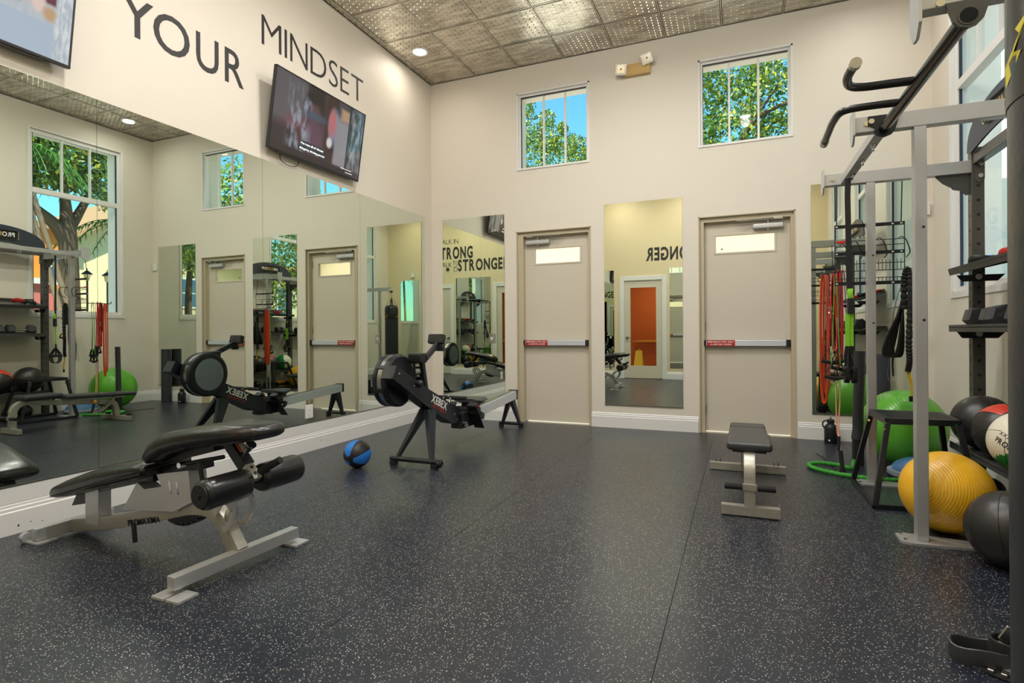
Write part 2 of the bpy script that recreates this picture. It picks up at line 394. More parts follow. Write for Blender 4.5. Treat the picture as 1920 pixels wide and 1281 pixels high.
# baseboards: flat board with a stepped cap
def base_profile(): return [(0, 0), (.018, 0), (.018, .128), (.013, .134), (.013, .150), (.008, .158), (.008, .168), (.003, .178), (0, .178)]
def baseboard(name, segs, side):
    bm = B()
    for a, b in segs:
        pr = base_profile()
        if side == 'back': prism(bm, [(-p, z) for p, z in pr], 0, a, b)
        if side == 'rear': prism(bm, [(-D_+p, z) for p, z in pr], 0, a, b)
        if side == 'left': prism(bm, [(p, z) for p, z in pr], 1, a, b)
        if side == 'right': prism(bm, [(W_-p, z) for p, z in pr], 1, a, b)
    struct(name, bm, WHITE, sharp=20)
baseboard('baseboard_back', [(.018, D1[0]-.01), (D1[1], D2[0]-.01), (D2[1]+.01, W_)], 'back')
baseboard('baseboard_left', [(-D_, 0)], 'left'); baseboard('baseboard_right', [(-D_, 0)], 'right')
baseboard('baseboard_rear', [(0, GD[0]-.0), (GD[1], OD[0]), (OD[1], W_)], 'rear')
for y, z, h_ in ((-4.72, .045, .012), (-4.66, .05, .004), (-4.60, .035, .003), (-3.05, .07, .004), (-2.2, .08, .014), (-2.12, .07, .003), (-1.35, .115, .004), (-2.75, .06, .003), (-3.6, .1, .003)):
    bm = B(); box(bm, .0178, .0186, y-.004, y+.004, z-h_/2, z+h_/2); obj('scuff_mark', bm, BLACK, bpy.data.objects['baseboard_left'], smooth=False)
bm = B(); box(bm, 0, .006, -D_, 0, .178, .272); struct('trim_1', bm, WHITE, smooth=False)

# ------------------------------------------------------------------ windows
def window_y(name, h, mulls):
    x0, x1, z0, z1 = h; bm = B(); f = .045
    box(bm, x0, x1, .03, .10, z0, z0+f*.7, .004); box(bm, x0, x1, .03, .10, z1-f, z1, .004); box(bm, x0, x0+f, .03, .10, z0+f*.7, z1-f, .004); box(bm, x1-f, x1, .03, .10, z0+f*.7, z1-f, .004)
    wn_ = struct(name, bm, WHITE)
    bm = B(); t = .018
    box(bm, x0-.0, x0+t, -.004, .03, z0, z1); box(bm, x1-t, x1, -.004, .03, z0, z1); box(bm, x0, x1, -.004, .03, z1-t, z1); box(bm, x0, x1, -.012, .03, z0-.006, z0+t)
    obj('casing', bm, WHITE, wn_, smooth=False)
    bm = B(); box(bm, x0+f, x1-f, .035, .06, z1-f-.014, z1-f); box(bm, x0+f, x0+f+.006, .035, .06, z0+.03, z1-f); obj('gasket', bm, BLACK, wn_, smooth=False)
    for mx_ in mulls:
        bm = B(); box(bm, mx_-.011, mx_+.011, .045, .085, z0+.03, z1-f, .003); obj('mullion', bm, WHITE, wn_)
    e = [x0+f]+mulls+[x1-f]
    for i in range(len(e)-1):
        bm = B(); box(bm, e[i], e[i+1], .064, .067, z0+.03, z1-f); obj('glass_pane', bm, GLASS, wn_, smooth=False)
window_y('window_1', W1, [1.616, 1.90]); window_y('window_2', W2, [3.806, 4.105])
def window_x(name, y0, y1):
    z0, z1 = RZ; f = .055; X0, X1 = W_+.03, W_+.10; bm = B()
    for a in ((y0, y1, z0, z0+f), (y0, y1, z1-f, z1), (y0, y0+f, z0+f, z1-f), (y1-f, y1, z0+f, z1-f)): box(bm, X0, X1, a[0], a[1], a[2], a[3], .004)
    wr = struct(name, bm, WHITE)
    bm = B()
    for a in ((y0-.03, y1+.03, z0-.045, z0), (y0-.02, y1+.02, z1, z1+.02), (y0-.02, y0, z0, z1), (y1, y1+.02, z0, z1)): box(bm, W_-.012, W_+.002, *a)
    for a in ((y0, y1, z0-.02, z0+.012), (y0, y0+.012, z0, z1), (y1-.012, y1, z0, z1)): box(bm, W_-.004, W_+.03, *a)
    obj('casing', bm, WHITE, wr, smooth=False)
    bm = B()
    for a in ((y0, y0+.005, z0, z1), (y1-.005, y1, z0, z1), (y0, y1, z1-.005, z1), (y0, y1, z0, z0+.005)): box(bm, X1, W_+.352, *a)
    obj('outer_reveal', bm, mat('white_reveal_stucco', rgb(246, 243, 236), .8, var=.02), wr, smooth=False)
    bm = B(); box(bm, X0-.005, X1, y0+f, y1-f, 3.26, 3.335, .004); obj('transom_bar', bm, WHITE, wr)
    bm = B()
    for a in ((3.335, z1-f), (z0+f, 3.26)):
        box(bm, X0+.01, X0+.03, y0+f, y0+f+.012, *a); box(bm, X0+.01, X0+.03, y1-f-.012, y1-f, *a)
    obj('gasket', bm, mat('navy_gasket', rgb(40, 48, 62), .5), wr, smooth=False)
    w3 = (y1-y0-2*f)/3
    for k in (1, 2):
        bm = B(); yy = y0+f+w3*k; box(bm, X0+.012, X1-.01, yy-.011, yy+.011, 3.335, z1-f, .003); obj('mullion', bm, WHITE, wr)
    for k in range(3):
        bm = B(); box(bm, X0+.034, X0+.037, y0+f+w3*k, y0+f+w3*(k+1), 3.335, z1-f); obj('glass_pane', bm, GLASS, wr, smooth=False)
    bm = B(); box(bm, X0+.034, X0+.037, y0+f, y1-f, z0+f, 3.26); obj('glass_pane', bm, GLASS, wr, smooth=False)
for i, (a, b) in enumerate(RW): window_x('window_%d' % (i+3), a, b)

# ------------------------------------------------------------------ emergency exit doors
FROST = mat('frosted_door_glass', rgb(250, 240, 220), .5, var=.03)
def frost():
    m = FROST; b = m.node_tree.nodes['Principled BSDF']; b.inputs['Transmission Weight'].default_value = .85; b.inputs['Roughness'].default_value = .45; b.inputs['IOR'].default_value = 1.05
frost()
def exit_door(name, h, s0, s1, lite, hinge, closer_side):
    x0, x1, z0, z1 = h; r = sroot(name, ((x0+x1)/2, 0, 0)); bm = B()
    for (a, b, c, d, y0, y1) in ((x0, s0, 0, z1, .03, .16), (s1, x1, 0, z1, .03, .16), (s0, s1, z1-.062, z1, .03, .16)): box(bm, a, b, y0, y1, c, d)
    box(bm, x0, x0+.012, -.006, .03, 0, z1); box(bm, x1-.012, x1, -.006, .03, 0, z1); box(bm, x0, x1, -.006, .03, z1-.012, z1)
    box(bm, s0-.012, s0+.004, .085, .16, 0, z1-.062); box(bm, s1-.004, s1+.012, .085, .16, 0, z1-.062); box(bm, s0, s1, .085, .16, z1-.08, z1-.062)
    obj('door_frame', bm, JAMB, r, smooth=False)
    l0, l1, lz0, lz1 = lite; bm = B(); holed(bm, s0+.003, s1-.003, .012, z1-.083, [lite], lambda b, a, c, za, zb: box(b, a, c, .10, .145, za, zb))
    box(bm, x0, x1, .15, .33, z1-.06, z1)
    sl = obj('door_slab', bm, DOORP, r, smooth=False)
    bm = B(); f = .022
    for a in ((l0-f, l1+f, lz0-f, lz0), (l0-f, l1+f, lz1, lz1+f), (l0-f, l0, lz0, lz1), (l1, l1+f, lz0, lz1)): box(bm, a[0], a[1], .094, .101, a[2], a[3], .002, 1)
    obj('lite_frame', bm, DOORP, sl); bm = B(); box(bm, l0, l1, .118, .124, lz0, lz1); obj('glass_pane', bm, FROST, sl, smooth=False)
    bm = B(); box(bm, s0+.0, s1, .098, .10, .012, .016); obj('door_sweep', bm, WHITE, sl, smooth=False)
    # panic bar
    b0, b1 = s0-.015, s1+.0; z = 1.012
    bm = B(); box(bm, b0+.03, b1-.03, .035, .075, z-.033, z+.033, .006); pb = obj('panic_bar', bm, ALU, r)
    bm = B(); box(bm, b0, b0+.035, .03, .10, z-.038, z+.038, .008); obj('end_cap', bm, BLACK, pb)
    bm = B(); box(bm, b1-.05, b1, .03, .10, z-.038, z+.038, .008); obj('end_cap', bm, BLACK, pb)
    bm = B(); box(bm, b0+.04, b0+.335, .0325, .0355, z-.034, z+.034); st = obj('warning_sticker', bm, RED, pb, smooth=False); st['label'] = 'red sticker warning of an alarm'
    bm = B(); box(bm, b0+.03, b1-.03, .05, .10, z-.026, z+.026); obj('bar_rail', bm, BLACK, pb, smooth=False)
    text(pb, 'EMERGENCY EXIT ONLY', (b0+.05, .0322, z+.006), (1, 0, 0), (0, 0, 1), .018, .275, WHITEP, bold=.02, depth=.0006, part='warning_text', joined=True)
    text(pb, 'ALARM WILL SOUND', (b0+.075, .0322, z-.023), (1, 0, 0), (0, 0, 1), .018, .225, WHITEP, bold=.02, depth=.0006, part='warning_text', joined=True)
    # closer
    cx0, cx1 = closer_side; zc = 2.295
    bm = B(); box(bm, cx0, cx1, .035, .098, zc-.028, zc+.03, .012, 3); cyl(bm, ((cx0+cx1)/2, .06, zc-.028), ((cx0+cx1)/2, .06, zc-.045), .008); cl = obj('door_closer', bm, SILVER, r)
    bm = B(); s = 1 if cx0 < (x0+x1)/2 else -1; cm = (cx0+cx1)/2
    cyl(bm, (cm, .06, zc+.03), (cm, .06, zc+.062), .011)
    bar(bm, (cm, .055, zc+.062), (cm+s*.32, .0, zc+.064), .022, .006); bar(bm, (cm+s*.32, .0, zc+.068), (cm-s*.10, .05, zc+.072), .02, .006)
    box(bm, cm-s*.10-.045, cm-s*.10+.045, .02, .05, zc+.06, zc+.092, .003); obj('closer_arm', bm, STEEL, cl)
    hx = s0-.004 if hinge == 'l' else s1+.004
    for zz in (.25, 1.2, 2.2):
        bm = B(); cyl(bm, (hx, .093, zz-.055), (hx, .093, zz+.055), .0075); box(bm, hx-.02, hx+.02, .096, .101, zz-.055, zz+.055); obj('hinge', bm, STEEL, r)
    return r
exit_door('door_1', D1, 1.335, 2.19, (1.468, 2.063, 2.03, 2.215), 'r', (1.36, 1.68))
exit_door('door_2', D2, 3.53, 4.41, (3.655, 4.257, 2.035, 2.222), 'l', (4.04, 4.345))
bm = B(); cyl(bm, (3.72, .112, 2.075), (3.72, .118, 2.075), .009)
o = obj('hole_mark', bm, BLACK, bpy.data.objects['door_2'])

# ------------------------------------------------------------------ rear wall: glazed door, plain door
def rear_door(name, h, glazed):
    x0, x1, z0, z1 = h; r = sroot(name, ((x0+x1)/2, -D_, 0)); bm = B(); f = .11; y0, y1 = -D_-.12, -D_+.02
    box(bm, x0, x0+f, y0, y1, 0, z1, .006); box(bm, x1-f, x1, y0, y1, 0, z1, .006); box(bm, x0+f, x1-f, y0, y1, z1-f, z1, .006); obj('door_frame', bm, WHITE, r)
    a, b, c = x0+f+.003, x1-f-.003, z1-f-.003
    bm = B()
    if glazed: holed(bm, a, b, .01, c, [(a+.14, b-.14, .31, c-.17)], lambda q, i, j, k, l: box(q, i, j, -D_-.06, -D_-.015, k, l))
    else: box(bm, a, b, -D_-.06, -D_-.015, .01, c)
    s = obj('door_slab', bm, mat('cream_door_paint', rgb(212, 204, 184), .4), r, smooth=False)
    if glazed:
        bm = B(); box(bm, a+.14, b-.14, -D_-.04, -D_-.035, .31, c-.17); obj('glass_pane', bm, GLASS, s, smooth=False)
    hx = a+.06 if glazed else b-.07
    if not glazed: hx = a+.07
    bm = B(); cyl(bm, (hx, -D_-.015, 1.0), (hx, -D_+.005, 1.0), .03); cyl(bm, (hx, -D_, 1.0), (hx, -D_+.05, 1.0), .01); bar(bm, (hx, -D_+.045, 1.0), (hx+.1, -D_+.05, 1.0), .02, .02, bev=.005); obj('door_handle', bm, STEEL, s)
    for zz in (.25, 1.2, 2.15):
        bm = B(); hh = (b if glazed else b); cyl(bm, (hh, -D_-.008, zz-.05), (hh, -D_-.008, zz+.05), .009); obj('hinge', bm, WHITE, r)
rear_door('door_3', GD, True); rear_door('door_4', OD, False)
# hallway behind the glazed door
OW = mat('burnt_orange_paint', rgb(190, 96, 40), .6)
bm = B(); box(bm, -1.2, 4.6, -10.2, -10.05, 0, 3.0); struct('wall_hallway', bm, OW, smooth=False)
bm = B(); box(bm, -1.2, 4.6, -10.2, -D_-.15, -.1, 0); struct('floor_hallway', bm, mat('hall_floor', rgb(150, 90, 50), .3), smooth=False)
bm = B(); box(bm, -1.2, 4.6, -10.2, -D_-.15, 3.0, 3.1); struct('ceiling_hallway', bm, mat('hall_ceiling', rgb(120, 70, 40), .6), smooth=False)
bm = B(); box(bm, -1.3, -1.2, -10.2, -D_-.15, 0, 3.0); box(bm, 4.6, 4.7, -10.2, -D_-.15, 0, 3.0); struct('wall_hallway_sides', bm, OW, smooth=False)
hl = bpy.data.objects.new('hall_lamp', bpy.data.lights.new('hall_lamp', 'AREA')); COL.objects.link(hl); hl.location = (1.8, -8.6, 2.95); hl.data.size = .6; hl.data.energy = 42; hl.data.color = (1, .72, .42)  # unseen warm area light, added to light the hallway
t = thing('caution_sign', 'yellow folding wet floor caution sign in the orange hallway', 'sign', (1.50, -7.75, 0))
bm = B(); 
for s in (-1, 1): prism(bm, [(1.36, .01), (1.64, .01), (1.58, .66), (1.42, .66)], 1, -7.755, -7.745)
for v in bm.verts: pass
g = list(bm.verts)
for i, v in enumerate(g): v.co.y += (.66-v.co.z)*(.28 if i < len(g)//2 else -.28)
obj('panel', bm, YEL, t, smooth=False)
bm = B(); ring(bm, (1.5, -7.75, .66), (0, 1, 0), .03, .006); obj('handle', bm, YEL, t)
t = thing('reception_counter', 'curved orange counter seen through the glazed rear door', 'counter', (1.9, -9.2, 0))
bm = B(); prism(bm, [(1.2+.5*math.sin(a*PI/8), -9.2-.35*math.cos(a*PI/8)) for a in range(9)]+[(3.0, -8.85), (3.0, -9.55)], 2, 0, .85); obj('counter_body', bm, OW, t, sharp=40)
bm = B(); prism(bm, [(1.15+.55*math.sin(a*PI/8), -9.2-.4*math.cos(a*PI/8)) for a in range(9)]+[(3.05, -8.8), (3.05, -9.6)], 2, .85, .9); obj('countertop', bm, mat('honey_wood', rgb(222, 160, 70), .35), t, sharp=40)
for (x, z, lb) in ((2.6, 1.3, 'black wall telephone panel on the orange hallway wall'), (2.15, 1.32, 'small black control box on the orange hallway wall')):
    bm = B(); box(bm, x-.09, x+.09, -10.05, -10.0, z-.12, z+.1, .01); tag(recenter(obj('control_box', bm, BLACK)), lb, 'control box')

# ------------------------------------------------------------------ mirrors
EDGE = mat('mirror_edge', rgb(70, 84, 78), .25)
def mirror(axis, a0, a1, z0, z1, label, face, group=None, channel=True):
    th = .006
    if axis == 'x': t = thing('wall_mirror', label, 'mirror', (face, (a0+a1)/2, z0), group)
    else: t = thing('wall_mirror', label, 'mirror', ((a0+a1)/2, face, z0), group)
    bm = B(); s = 1 if (axis == 'x' or face < -1) else -1
    g = .0012
    if axis == 'x': box(bm, face, face+th, a0+g, a1-g, z0, z1)
    else: box(bm, a0+g, a1-g, min(face, face+s*th), max(face, face+s*th), z0, z1)
    o = obj('mirror_glass', bm, [EDGE, MIRROR], t, smooth=False)
    for p in o.data.polygons:
        n = p.normal
        if (axis == 'x' and n.x > .9) or (axis == 'y' and n.y*s > .9): p.material_index = 1
    bm = B()
    if channel:
        if axis == 'x': box(bm, face, face+.009, a0, a1, z0-.005, z0+.004)
        else: box(bm, a0, a1, min(face, face+s*.011), max(face, face+s*.011), z0-.008, z0+.008)
        obj('bottom_channel', bm, STEEL, t, smooth=False)
    return t
ys = [-.185, -1.552, -2.911, -4.275, -5.64, -6.95]
lbs = ['wall mirror panel on the left wall nearest the back corner', 'left wall mirror panel under the television with the caption', 'left wall mirror panel reflecting the rowing machine flywheel', 'left wall mirror panel behind the black incline bench', 'left wall mirror panel nearest the camera, under the closer television']
for i in range(5): mirror('x', ys[i+1], ys[i], .28, 2.70, lbs[i], 0.0)
mirror('y', .1737, 1.0853, .27, 2.68, 'narrow wall mirror left of the left exit door', 0.0)
mirror('y', 2.393, 3.30, .275, 2.68, 'tall wall mirror between the two exit doors', 0.0)
mirror('y', 4.60, 5.52, .275, 2.68, 'wall mirror right of the right exit door, behind the cable bands', 0.0)
mirror('y', 2.35, 3.41, .28, 2.66, 'tall rear wall mirror under the word stronger', -D_)
mirror('y', .10, 1.02, .28, 2.66, 'rear wall mirror beside the glazed door hinge side', -D_)
mirror('y', 4.62, 5.22, .28, 2.66, 'rear wall mirror behind the punching bag', -D_)
# switch plate and outlets
def plate(name, c, axis, label, m, holes):
    t = thing(name, label, 'wall plate', c); x, y, z = c; bm = B()
    if axis == 'y': box(bm, x-.045, x+.045, y-.014, y-.0065, z-.065, z+.065, .003)
    else: box(bm, x+.0065, x+.014, y-.05, y+.05, z-.065, z+.065, .003)
    obj('plate', bm, m, t)
    for dz in holes:
        bm = B()
        if axis == 'y': box(bm, x-.012, x+.012, y-.022, y-.014, z+dz-.018, z+dz+.018, .002)
        else: box(bm, x+.014, x+.017, y-.018, y+.018, z+dz-.015, z+dz+.015, .004)
        obj('rocker' if axis == 'y' else 'socket', bm, WHITE, t)
plate('switch_plate', (.903, 0, 1.07), 'y', 'chrome switch plate set into the narrow back wall mirror', CHROME, (0,))
plate('outlet_plate', (0, -2.36, .39), 'x', 'white power outlet set into the lower edge of the left mirror', WHITE, (-.025, .025))

# ------------------------------------------------------------------ lettering
t = thing('wall_lettering', 'large dark vinyl word YOUR on the left wall', 'lettering', (0, -3.6, 3.235))
def spans(t, L, z0, h_):
    for ch, a, b in L: text(t, ch, (.0, a, z0), (0, 1, 0), (0, 0, 1), h_, b-a, LETTER, bold=.003, depth=.003)
spans(t, [('Y', -4.115, -3.885), ('O', -3.885, -3.60), ('U', -3.545, -3.345), ('R', -3.285, -3.10)], 3.237, .283)
t = thing('wall_lettering', 'large dark vinyl word MINDSET above the television', 'lettering', (0, -2.2, 3.73))
text(t, 'MINDSET', (0, -2.903, 3.727), (0, 1, 0), (0, 0, 1), .262, 1.425, LETTER, bold=-.012, depth=.003, gap=.16)
R = (-1, 0, 0); yt = -D_
t = thing('wall_lettering', 'dark vinyl slogan lettering high on the rear wall, seen in the mirrors', 'lettering', (2.9, yt, 2.83))
def rt(s, xl, z0, h_, W, b=.0, gap=.1, **k): text(t, s, (xl, yt, z0), R, (0, 0, 1), h_, W, LETTER, bold=b, depth=.003, gap=gap, **k)
rt('WALK IN', 4.04, 3.625, .13, .71, -.01); rt('STRONG', 4.04, 3.20, .335, 1.155, .035); rt('WALK', 4.04, 2.985, .13, .50, -.01); rt('STRONGER', 3.345, 2.85, .32, 1.545, .035)
text(t, 'OUT', (3.365, yt, 2.85), (0, 0, 1), (1, 0, 0), .125, .32, LETTER, bold=-.01, depth=.003)

# ------------------------------------------------------------------ televisions
def NT(m):
    n = m.node_tree.nodes; l = m.node_tree.links
    def math_(op, a, b=None):
        q = n.new('ShaderNodeMath'); q.operation = op
        for i, v in enumerate((a, b)):
            if v is None: continue
            if isinstance(v, (int, float)): q.inputs[i].default_value = v
            else: l.new(v, q.inputs[i])
        return q.outputs[0]
    def mix(f, a, b):
        q = n.new('ShaderNodeMix'); q.data_type = 'RGBA'
        for k, v in (('Factor', f), ('A', a), ('B', b)):
            if isinstance(v, (tuple, float, int)): q.inputs[k].default_value = v
            else: l.new(v, q.inputs[k])
        return q.outputs['Result']
    return n, l, math_, mix
def screen_mat(name, layers, base, streak):
    m = bpy.data.materials.new(name); m.use_nodes = True; n, l, M_, X = NT(m); b = n['Principled BSDF']
    uv = n.new('ShaderNodeUVMap'); sp = n.new('ShaderNodeSeparateXYZ'); l.new(uv.outputs[0], sp.inputs[0]); u, v = sp.outputs[0], sp.outputs[1]
    mp = n.new('ShaderNodeMapping'); mp.inputs['Scale'].default_value = (9, 1.6, 1); l.new(uv.outputs[0], mp.inputs[0])
    nz = n.new('ShaderNodeTexNoise'); nz.inputs['Scale'].default_value = streak; nz.inputs['Detail'].default_value = 3; l.new(mp.outputs[0], nz.inputs[0])
    col = X(nz.outputs['Fac'], base[0], base[1])
    for kind, c, cx, cy, a, bb, soft in layers:
        dx = M_('DIVIDE', M_('SUBTRACT', u, cx), a); dy = M_('DIVIDE', M_('SUBTRACT', v, cy), bb)
        if kind == 'e': d = M_('SQRT', M_('ADD', M_('MULTIPLY', dx, dx), M_('MULTIPLY', dy, dy)))
        else: d = M_('MAXIMUM', M_('ABSOLUTE', dx), M_('ABSOLUTE', dy))
        mr = n.new('ShaderNodeMapRange'); mr.inputs['From Min'].default_value = 1+soft; mr.inputs['From Max'].default_value = 1-soft; l.new(d, mr.inputs['Value'])
        f = mr.outputs[0]
        if kind == 'n': 
            m2 = n.new('ShaderNodeMapRange'); m2.inputs['From Min'].default_value = .44; m2.inputs['From Max'].default_value = .64; l.new(nz.outputs['Fac'], m2.inputs['Value']); f = M_('MULTIPLY', f, m2.outputs[0])
        col = X(f, col, c)
    l.new(col, b.inputs['Emission Color']); b.inputs['Emission Strength'].default_value = .62
    b.inputs['Base Color'].default_value = (.01, .01, .01, 1); b.inputs['Roughness'].default_value = .06
    return m
def tv(y0, y1, zb, zt, xb, xt, label, sm, caption):
    t = thing('television', label, 'television', (0, (y0+y1)/2, zb)); cw = y1-y0
    A = V(xb, 0, zb); C = V(xt, 0, zt); up = (C-A).normalized(); nn = V(up.z, 0, -up.x)
    def P(u, v, d): return V(0, y0+u*cw, 0)+A+(C-A)*v+nn*d
    def slab(bm, u0, u1, v0, v1, d0, d1):
        vs = [bm.verts.new(P(u, v, d)) for u in (u0, u1) for v in (v0, v1) for d in (d0, d1)]
        for f in ((0, 1, 3, 2), (4, 6, 7, 5), (0, 4, 5, 1), (2, 3, 7, 6), (0, 2, 6, 4), (1, 5, 7, 3)): bm.faces.new([vs[i] for i in f])
    bm = B(); slab(bm, 0, 1, 0, 1, -.028, -.003); slab(bm, 0, .008, 0, 1, -.003, .004); slab(bm, .992, 1, 0, 1, -.003, .004); slab(bm, 0, 1, .987, 1, -.003, .004); slab(bm, 0, 1, 0, .022, -.003, .006); obj('bezel', bm, BLACK, t, smooth=False)
    bm = B(); slab(bm, .12, .88, .0, .5, -.062, -.028); slab(bm, .1, .9, -.012, .0, -.045, -.004); obj('rear_housing', bm, RACKD, t, smooth=False)
    bm = B(); uvl = bm.loops.layers.uv.new('UVMap'); q = [(0.008, .022), (.992, .022), (.992, .987), (.008, .987)]
    vs = [bm.verts.new(P(a, b, -.001)) for a, b in q]; f = bm.faces.new(vs)
    for lp, c in zip(f.loops, ((0, 0), (1, 0), (1, 1), (0, 1))): lp[uvl].uv = c
    sc = obj('screen', bm, sm, t, smooth=False)
    bm = B(); box(bm, 0, .03, (y0+y1)/2-.2, (y0+y1)/2+.2, zb+.2, zb+.5); bar(bm, (.02, (y0+y1)/2, zb+.42), tuple(P(.5, .6, -.05)), .06, .05); obj('wall_mount', bm, BLACK, t, smooth=False)
    bm = B(); a = P(.14, 0, -.04); tube(bm, smooth_path([tuple(a), (a.x-.01, a.y+.03, a.z-.06), (.03, a.y+.12, a.z-.085), (.03, a.y+.22, a.z-.06), (.04, a.y+.25, a.z+.03)]), .0035, 8); obj('power_cable', bm, BLACK, t)
    if caption:
        rt_ = V(0, 1, 0)
        for s, u0, v0, Wd in caption:
            o_ = P(u0, v0, .0012); bm = B()
            if s[0] != '*': slab(bm, u0-.01, u0+Wd/cw+.01, v0-.012, v0+.047, -.0008, .0005); obj('caption_band', bm, mat('caption_dark', rgb(30, 38, 42), .3, emis=rgb(26, 36, 42), estr=.5), t, smooth=False)
            text(t, s.strip('*'), tuple(o_), (0, 1, 0), tuple(up), .021 if s[0] != '*' else .009, Wd, mat('caption_white', rgb(240, 240, 240), .4, emis=rgb(240, 240, 240), estr=.8), bold=.01, depth=.0006, part='caption_text', joined=True)
    return t
c1 = [('r', rgb(96, 92, 96), .16, .72, .2, .4, .3), ('r', rgb(34, 26, 28), .42, .55, .10, .62, .25), ('e', rgb(40, 24, 26), .40, .76, .115, .15, .12), ('e', rgb(92, 62, 62), .40, .66, .07, .12, .4), ('e', rgb(96, 66, 84), .40, .33, .15, .28, .4),
      ('r', rgb(58, 36, 32), .60, .4, .07, .7, .2), ('e', rgb(120, 138, 158), .635, .60, .06, .24, .25), ('e', rgb(190, 112, 116), .615, .64, .045, .19, .3), ('e', rgb(228, 220, 220), .60, .36, .03, .07, .3), ('r', rgb(150, 146, 152), .75, .34, .09, .42, .15), ('r', rgb(186, 150, 120), .78, .83, .07, .08, .3),
      ('r', rgb(28, 28, 34), .83, .5, .02, .6, .2), ('n', rgb(150, 160, 168), .92, .5, .08, .45, .3), ('e', rgb(122, 62, 66), .22, .3, .12, .2, .5), ('r', rgb(52, 42, 44), .1, .16, .2, .2, .4), ('n', rgb(150, 160, 176), .26, .42, .10, .40, .4), ('e', rgb(24, 20, 24), .40, .85, .09, .07, .3), ('e', rgb(70, 84, 104), .42, .62, .12, .05, .5), ('r', rgb(40, 30, 34), .5, .03, .5, .06, .3)]  # mottled right-hand patch is a window reflection painted into the picture
tv(-2.915, -1.675, 2.795, 3.505, .075, .185, 'flat television under the word MINDSET showing two men and a caption', screen_mat('picture_with_reflection', c1, (rgb(48, 40, 42), rgb(92, 84, 88)), 3.),
   [('He runs all of those', .30, .205, .30), ('things by driving power', .29, .14, .34), ('*all rights reserved notice*', .76, .10, .17), ('*closing title line*', .82, .06, .11)])
c2 = [('r', rgb(112, 56, 70), .82, .80, .108, .36, .04), ('e', rgb(150, 190, 196), .90, .86, .035, .3, .3), ('r', rgb(34, 40, 44), .78, .7, .008, .3, .2), ('e', rgb(236, 190, 168), .79, .50, .05, .10, .4), ('e', rgb(240, 216, 204), .855, .43, .028, .09, .3), ('e', rgb(206, 170, 130), .905, .36, .03, .06, .4), ('r', rgb(184, 200, 218), .46, .02, .47, .26, .01), ('n', rgb(236, 240, 244), .965, .5, .035, .7, .3)]
tv(-5.71, -4.468, 2.80, 3.51, .075, .185, 'flat television high on the left wall, nearest the camera', screen_mat('pale_television_picture', c2, (rgb(176, 190, 202), rgb(216, 222, 226)), 6.), None)

# ------------------------------------------------------------------ seen downlights and added fill lights, emergency light, small wall devices
LENS = mat('lamp_lens', rgb(255, 250, 240), .4, emis=(1, .96, .9, 1), estr=14)
d0 = None
DL = ['glowing round downlight in the tin ceiling near the back left corner', 'glowing round downlight in the tin ceiling above the far rack corner', 'added unseen round fill light above the rowing machine end', 'added unseen round fill light over the open floor, nearest the emergency light', 'added unseen round fill light over the small flat bench', 'added unseen round fill light above the incline bench', 'added unseen round fill light over the middle of the open floor', 'added unseen round fill light in front of the near rack bay', 'added unseen round fill light by the rear wall, nearest the closer television', 'added unseen round fill light in front of the glazed rear door', 'added unseen round fill light near the punching bag']
for i, (x, y, pw) in enumerate(DOWNLIGHTS_AND_FILL):
    if d0 is None:
        d0 = thing('ceiling_downlight_or_fill', DL[0], 'ceiling light', (0, 0, 0), 'recessed ceiling downlights')
        bm = B(); lathe(bm, [(.075, -.002), (.098, -.008), (.105, -.004), (.105, .02), (.075, .02)], seg=32); obj('trim_ring', bm, WHITE, d0)
        bm = B(); lathe(bm, [(.0, -.003), (.076, -.003), (.076, .004), (0, .004)], seg=32); obj('lens', bm, LENS, d0)
        d0.location = (x, y, H_-.006)
    else: dup(d0, (x, y, H_-.006), DL[i])
    for kind_, dz, e_ in (('AREA', .02, .5 if pw < 20 else .34),)+((('POINT', .12, .20),) if pw > 20 else ()):  # bare point light added under the fill fixtures to brighten wall tops
        L = bpy.data.objects.new('downlight_lamp', bpy.data.lights.new('downlight_lamp', kind_)); COL.objects.link(L); L.location = (x, y, H_-dz)
        if kind_ == 'AREA': L.data.shape = 'DISK'; L.data.size = .15; L.data.spread = math.radians(170)
        else: L.data.shadow_soft_size = .07
        L.data.energy = pw*e_; L.data.color = (1, .92, .80) if y < -6 or x < 1 else (1, .975, .94)
t = thing('emergency_light', 'yellowed twin head emergency light high on the back wall', 'emergency light', (2.77, 0, 4.15))
YB = mat('yellowed_plastic', rgb(206, 172, 110), .45, var=.08, scale=8)
bm = B(); prism(bm, [(0, 4.155), (-.06, 4.155), (-.075, 4.185), (-.06, 4.285), (0, 4.285)], 0, 2.665, 2.955); obj('housing', bm, YB, t, sharp=20)
for cx, cz, ry in ((2.63, 4.225, .1), (2.925, 4.30, -.35)):
    rot = Euler((.25, ry, .15)).to_matrix(); bm = B(); box(bm, cx-.065, cx+.065, -.125, -.05, cz-.06, cz+.06, .012, 2, rot=rot); h = obj('lamp_head', bm, mat('clear_lamp_plastic', rgb(246, 245, 240), .2), t)
    bm = B(); hc = V(cx, -.0875, cz); box(bm, cx-.050, cx+.050, -.1295, -.124, cz-.046, cz+.046, .003, 1, rot=rot, piv=hc); rfl = obj('reflector', bm, CHROME, h)
    bm = B(); g_ = box(bm, cx-.008, cx+.008, -.134, -.129, cz-.008, cz+.008, .002, 1, rot=rot, piv=hc); obj('bulb', bm, BLACK, rfl)
